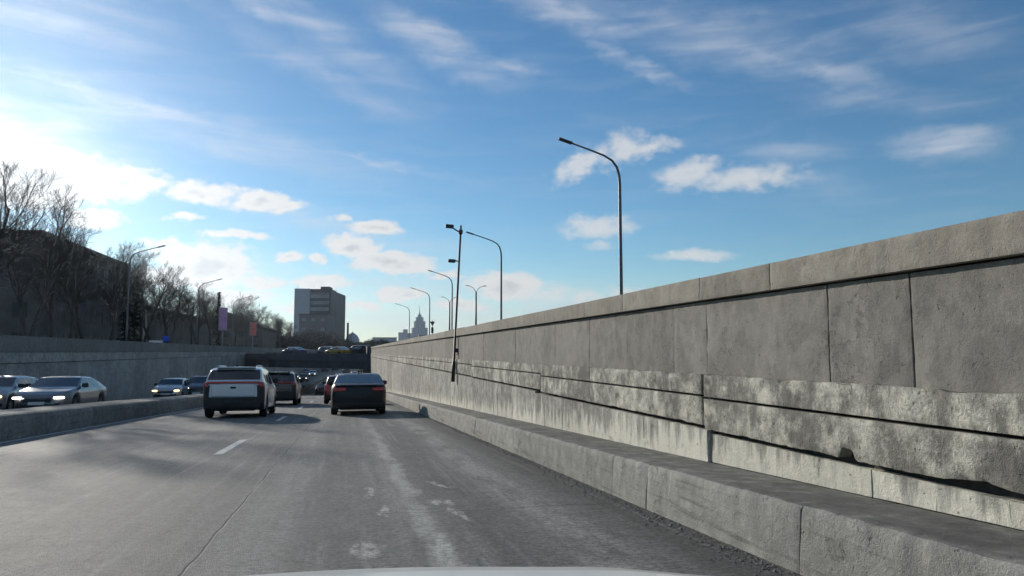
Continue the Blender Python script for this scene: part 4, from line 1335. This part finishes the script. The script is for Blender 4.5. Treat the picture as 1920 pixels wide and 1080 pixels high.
for k, (x, y, w, h, lab) in enumerate([(62, 1250, 20, 24, 'hazy flat-roofed block on the horizon left of the high-rise'), (92, 1350, 26, 19, 'low wide hazy block on the horizon under the high-rise'),
                                       (128, 1150, 18, 26, 'hazy block on the horizon hidden behind the wall end')]):
    o = thing('far_block', lab, 'building', (x, y, GZ))
    MB().bbox(-w, w, 0, 16, 0, h, .4).build('wall', M_FARTOWER, o); MB().bbox(-w - .5, w + .5, -.6, 16.5, h + .02, h + 1.2, .1).build('roof', M_ROOF, o)
o = thing('far_overpass', 'far thin overpass deck on the skyline at the wall end', 'bridge', (40, 620, GZ))
MB().bbox(-26, 60, 0, 10, 7.4, 9.0, .1).build('deck', M_BRIDGE2, o)
MB().bbox(-26, 60, -.2, .1, 9.02, 9.9, .03).build('parapet', M_GREYBOX, o)
for x in (-20, -4, 12, 28, 44): MB().tube([(x, 5, 0), (x, 5, 7.45)], [.9, .9], 10).build('pier', M_BRIDGE2, o)

# ------------------------------------------------------------------ trees


def bare_tree(seed, h):
    r = random.Random(seed); tr, tw = MB(), MB()

    def grow(p, d, ln, rad_, lev):
        n = 4 if lev < 2 else 3
        pts = [p]; q = p.copy(); dd = d.copy()
        for k in range(n):
            dd = (dd + Vector((r.gauss(0, .13), r.gauss(0, .13), r.gauss(.05, .08)))).normalized()
            q = q + dd * (ln / n); pts.append(q.copy())
        taper = .30 if lev == 0 else .45
        rr = [rad_ * (1 - (1 - taper) * k / n) for k in range(n + 1)]
        (tr if lev < 2 else tw).tube(pts, rr, (8, 6, 4, 3, 3)[lev], caps=False)
        if lev >= 4: return
        nb = (12, 7, 7, 6)[lev]
        for k in range(nb):
            t = (.36 if lev == 0 else .24) + (.64 if lev == 0 else .76) * (k + r.random() * .8) / nb
            t = min(t, .99); i = min(int(t * n), n - 1); f = t * n - i
            b = pts[i].lerp(pts[i + 1], f)
            ax = (pts[i + 1] - pts[i]).normalized()
            a = r.uniform(0, 6.283); u = ax.orthogonal().normalized(); w = ax.cross(u)
            sp = r.uniform(.45, .85) if lev == 0 else r.uniform(.5, 1.0)
            nd = (ax * math.cos(sp) + (u * math.cos(a) + w * math.sin(a)) * math.sin(sp) + Vector((0, 0, .22))).normalized()
            l2 = ln * ((.48 - .20 * t) if lev == 0 else (.62 - .25 * t)) * r.uniform(.8, 1.2)
            grow(b, nd, l2, max(.007, rr[i] * (.42 if lev == 0 else .52)), lev + 1)
    grow(Vector((0, 0, -.1)), Vector((r.gauss(0, .04), r.gauss(0, .04), 1)).normalized(), h * .97, .20, 0)
    a = tr.mesh('trunk'); a.materials.append(M_BARK); b = tw.mesh('crown'); b.materials.append(M_TWIG)
    return a, b


TV = [bare_tree(11 + 7 * k, 10.0) for k in range(5)]
tspots = [(-23.5, 47, 1.06), (-21.6, 52, 1.0), (-24.5, 56.5, 1.08), (-22.0, 61, .98), (-23.8, 66, 1.04), (-21.8, 71, .96), (-24.4, 76.5, 1.0), (-22.4, 82.5, .96), (-24.2, 88, .98), (-22.0, 94, .95), (-23.6, 100, 1.0),
          (-22.2, 107, .92), (-24.0, 116, .98), (-22.8, 126, .9), (-24.4, 137, 1.0), (-22.5, 147, .95), (-23.5, 157, 1.02), (-22.6, 168, 1.0), (-24.6, 180, 1.1), (-22.8, 192, 1.0), (-24.5, 206, 1.1), (-22.5, 222, 1.05), (-24, 240, 1.1), (-21, 262, 1.1), (-26.5, 79, 1.02), (-25.5, 85, .98)]
tspots = [(X - 1.3, Y, s * (1.08 if Y < 70 else 1.0)) for X, Y, s in tspots]
tspots.sort(key=lambda q: q[0] / q[1])
for i, (X, Y, s) in enumerate(tspots):
    o = thing('bare_tree', '%s leafless tree counted from the left edge along the left wall' % ORD[i], 'tree', (X, Y, GZ), i * 1.9, 'leafless trees along the left wall')
    a, b = TV[i % 5]
    put(a, 'trunk', o); put(b, 'crown', o); o.scale = (s * 1.02, s * 1.02, s * rnd.uniform(.96, 1.06))


for i, (X, Y, s) in enumerate([(-27.5, 103, .95), (-26.5, 112, 1.0), (-27.5, 124, 1.0), (-27, 144, 1.05), (-27.5, 163, 1.1), (-31, 214, 1.05), (-27, 232, 1.1), (-19, 226, .9), (-33, 250, 1.15), (-16, 246, .85), (-26, 272, 1.1), (-12, 268, .8), (-20, 290, 1.0), (-8, 290, .75), (-3, 300, .7)]):
    o = thing('bare_tree', '%s leafless tree of the back row left of the bridge, counted by distance' % ORD[i], 'tree', (X, Y, GZ), i * 2.3, 'leafless trees of the back row')
    a, b = TV[(i * 2 + 1) % 5]
    put(a, 'trunk', o); put(b, 'crown', o); o.scale = (s * 1.2, s * 1.2, s)


def fir(X, Y, h, w, lab):
    o = thing('columnar_fir', lab, 'tree', (X, Y, GZ), 0, 'dark columnar evergreens')
    MB().tube([(0, 0, 0), (0, 0, h * .95)], [.18, .03], 8).build('trunk', M_BARK, o)
    r = random.Random(int(Y)); g = MB()
    for k in range(900):
        t = r.random() ** .8; z = 1.2 + (h - 1.2) * t; R = w * (1 - t * .75) * r.uniform(.35, 1.05); a = r.uniform(0, 6.28)
        c = Vector((R * math.cos(a), R * math.sin(a), z)); s = r.uniform(.18, .42)
        d1 = Vector((math.cos(a), math.sin(a), r.uniform(-.2, .7))).normalized() * s; d2 = Vector((-math.sin(a), math.cos(a), r.uniform(-.3, .3))) * s * .55
        g.add([c - d1 * .5 - d2, c - d1 * .5 + d2, c + d1], [(0, 1, 2)])
    g.build('crown', M_FIR, o)


fir(-25.2, 93, 10.4, .95, 'dark narrow evergreen standing among bare trees, left one of a pair')
fir(-24.6, 94.5, 9.6, .85, 'dark narrow evergreen standing among bare trees, right one of a pair')
fir(-22.0, 136, 11.0, .9, 'dark narrow evergreen just right of the purple light box')


def shrub(X, Y, w, h, mat, lab, name='shrub', cat='shrub', group=None):
    o = thing(name, lab, cat, (X, Y, GZ), 0, group)
    r = random.Random(int(X * 7 + Y)); st = MB()
    for k in range(5):
        a = r.uniform(0, 6.28); st.tube([(0, 0, 0), (math.cos(a) * w * .2, math.sin(a) * w * .2, h * .5)], [.08, .03], 5)
    st.build('stem', M_BARK, o); g = MB()
    lob = [(r.uniform(-.5, .5) * w, r.uniform(-.4, .4) * w, h * r.uniform(.4, .72), w * r.uniform(.25, .42)) for _ in range(7)]
    for k in range(3200):
        cx, cy, cz, R = lob[k % 7]; v = Vector((r.gauss(0, 1), r.gauss(0, 1), r.gauss(0, 1))).normalized() * R * r.uniform(.5, 1.08)
        c = Vector((cx, cy, cz)) + Vector((v.x, v.y, v.z * .8)); s = r.uniform(.018, .045) * w
        u = Vector((r.gauss(0, 1), r.gauss(0, 1), r.gauss(0, 1))).normalized() * s; q = u.orthogonal().normalized() * s * .6
        g.add([c - u, c + q, c + u, c - q], [(0, 1, 2, 3)])
    g.build('crown', mat, o)


shrub(11.2, 330, 4, 7.6, M_LEAF, 'small fresh green tree top at the wall end, under the far overpass', 'young_tree', 'tree')
far = [(-34, 300, 22, 9), (-23, 310, 19, 8), (-13, 296, 18, 7.5), (-5, 318, 15, 6), (2, 300, 13, 5), (9, 330, 13, 5), (-46, 330, 24, 11), (16, 370, 16, 6), (-20, 245, 12, 6), (-10, 255, 12, 4.5)]
for i, (X, Y, w, h) in enumerate(far):
    shrub(X, Y, w * .6, h, M_BRUSH, '%s dark thicket in the row of brush behind the bridge, by depth' % ORD[i], 'thicket', 'thicket', 'dark thickets behind the bridge')

# ------------------------------------------------------------------ the car this was seen from: white bonnet
OC = thing('own_car', 'white curved car bonnet along the bottom edge of the view', 'car', (-.09, 0, rz(1)))
g = MB(); nx, ny = 28, 16
for i in range(ny + 1):
    y = .45 + 1.12 * i / ny
    for j in range(nx + 1):
        u = -1 + 2 * j / nx; x = u * .86
        z = .837 - .05 * ((y - .45) / .8) ** 2 - .032 * abs(u) ** 2.0 - (.10 * max(0, y - 1.28) / .29 if y > 1.28 else 0) - (max(0, y - 1.28) / .29) ** 2 * .16
        z += .004 * math.exp(-((abs(u) - .62) / .10) ** 2)
        g.v.append((x, y - .20 * u * u * (i / ny), z))
for i in range(ny):
    for j in range(nx):
        q = i * (nx + 1) + j
        g.f.append((q, q + 1, q + nx + 2, q + nx + 1)); g.sm.append(True)
g.build('bonnet', P_BONNET, OC)
MB().bbox(-.84, .84, 1.18, 1.62, .18, .46, .06).build('front_bumper', P_BONNET, OC)
MB().bbox(-.80, .80, .5, 1.2, .20, .55, .04).build('engine_bay', M_PLASTIC, OC)
for s in (-1, 1):
    MB().lathe_x([(-.1, .2), (-.1, .32), (.1, .32), (.1, .2)], 24, s * .74, .72, .31).build('wheel', M_TYRE, OC)

# ------------------------------------------------------------------ haze
m, T, b = new_mat('haze_air')
T.n.remove(b)
pv = T.add('ShaderNodeVolumePrincipled')
pv.inputs['Color'].default_value = (.74, .86, 1.0, 1)
pv.inputs['Density'].default_value = .00008
pv.inputs['Anisotropy'].default_value = .78
T.l.new(pv.outputs[0], T.n['Material Output'].inputs['Volume'])
hz = MB().box(-2600, 2600, -400, 2900, -8, 170).build('haze', m)
tag(hz, kind='stuff')
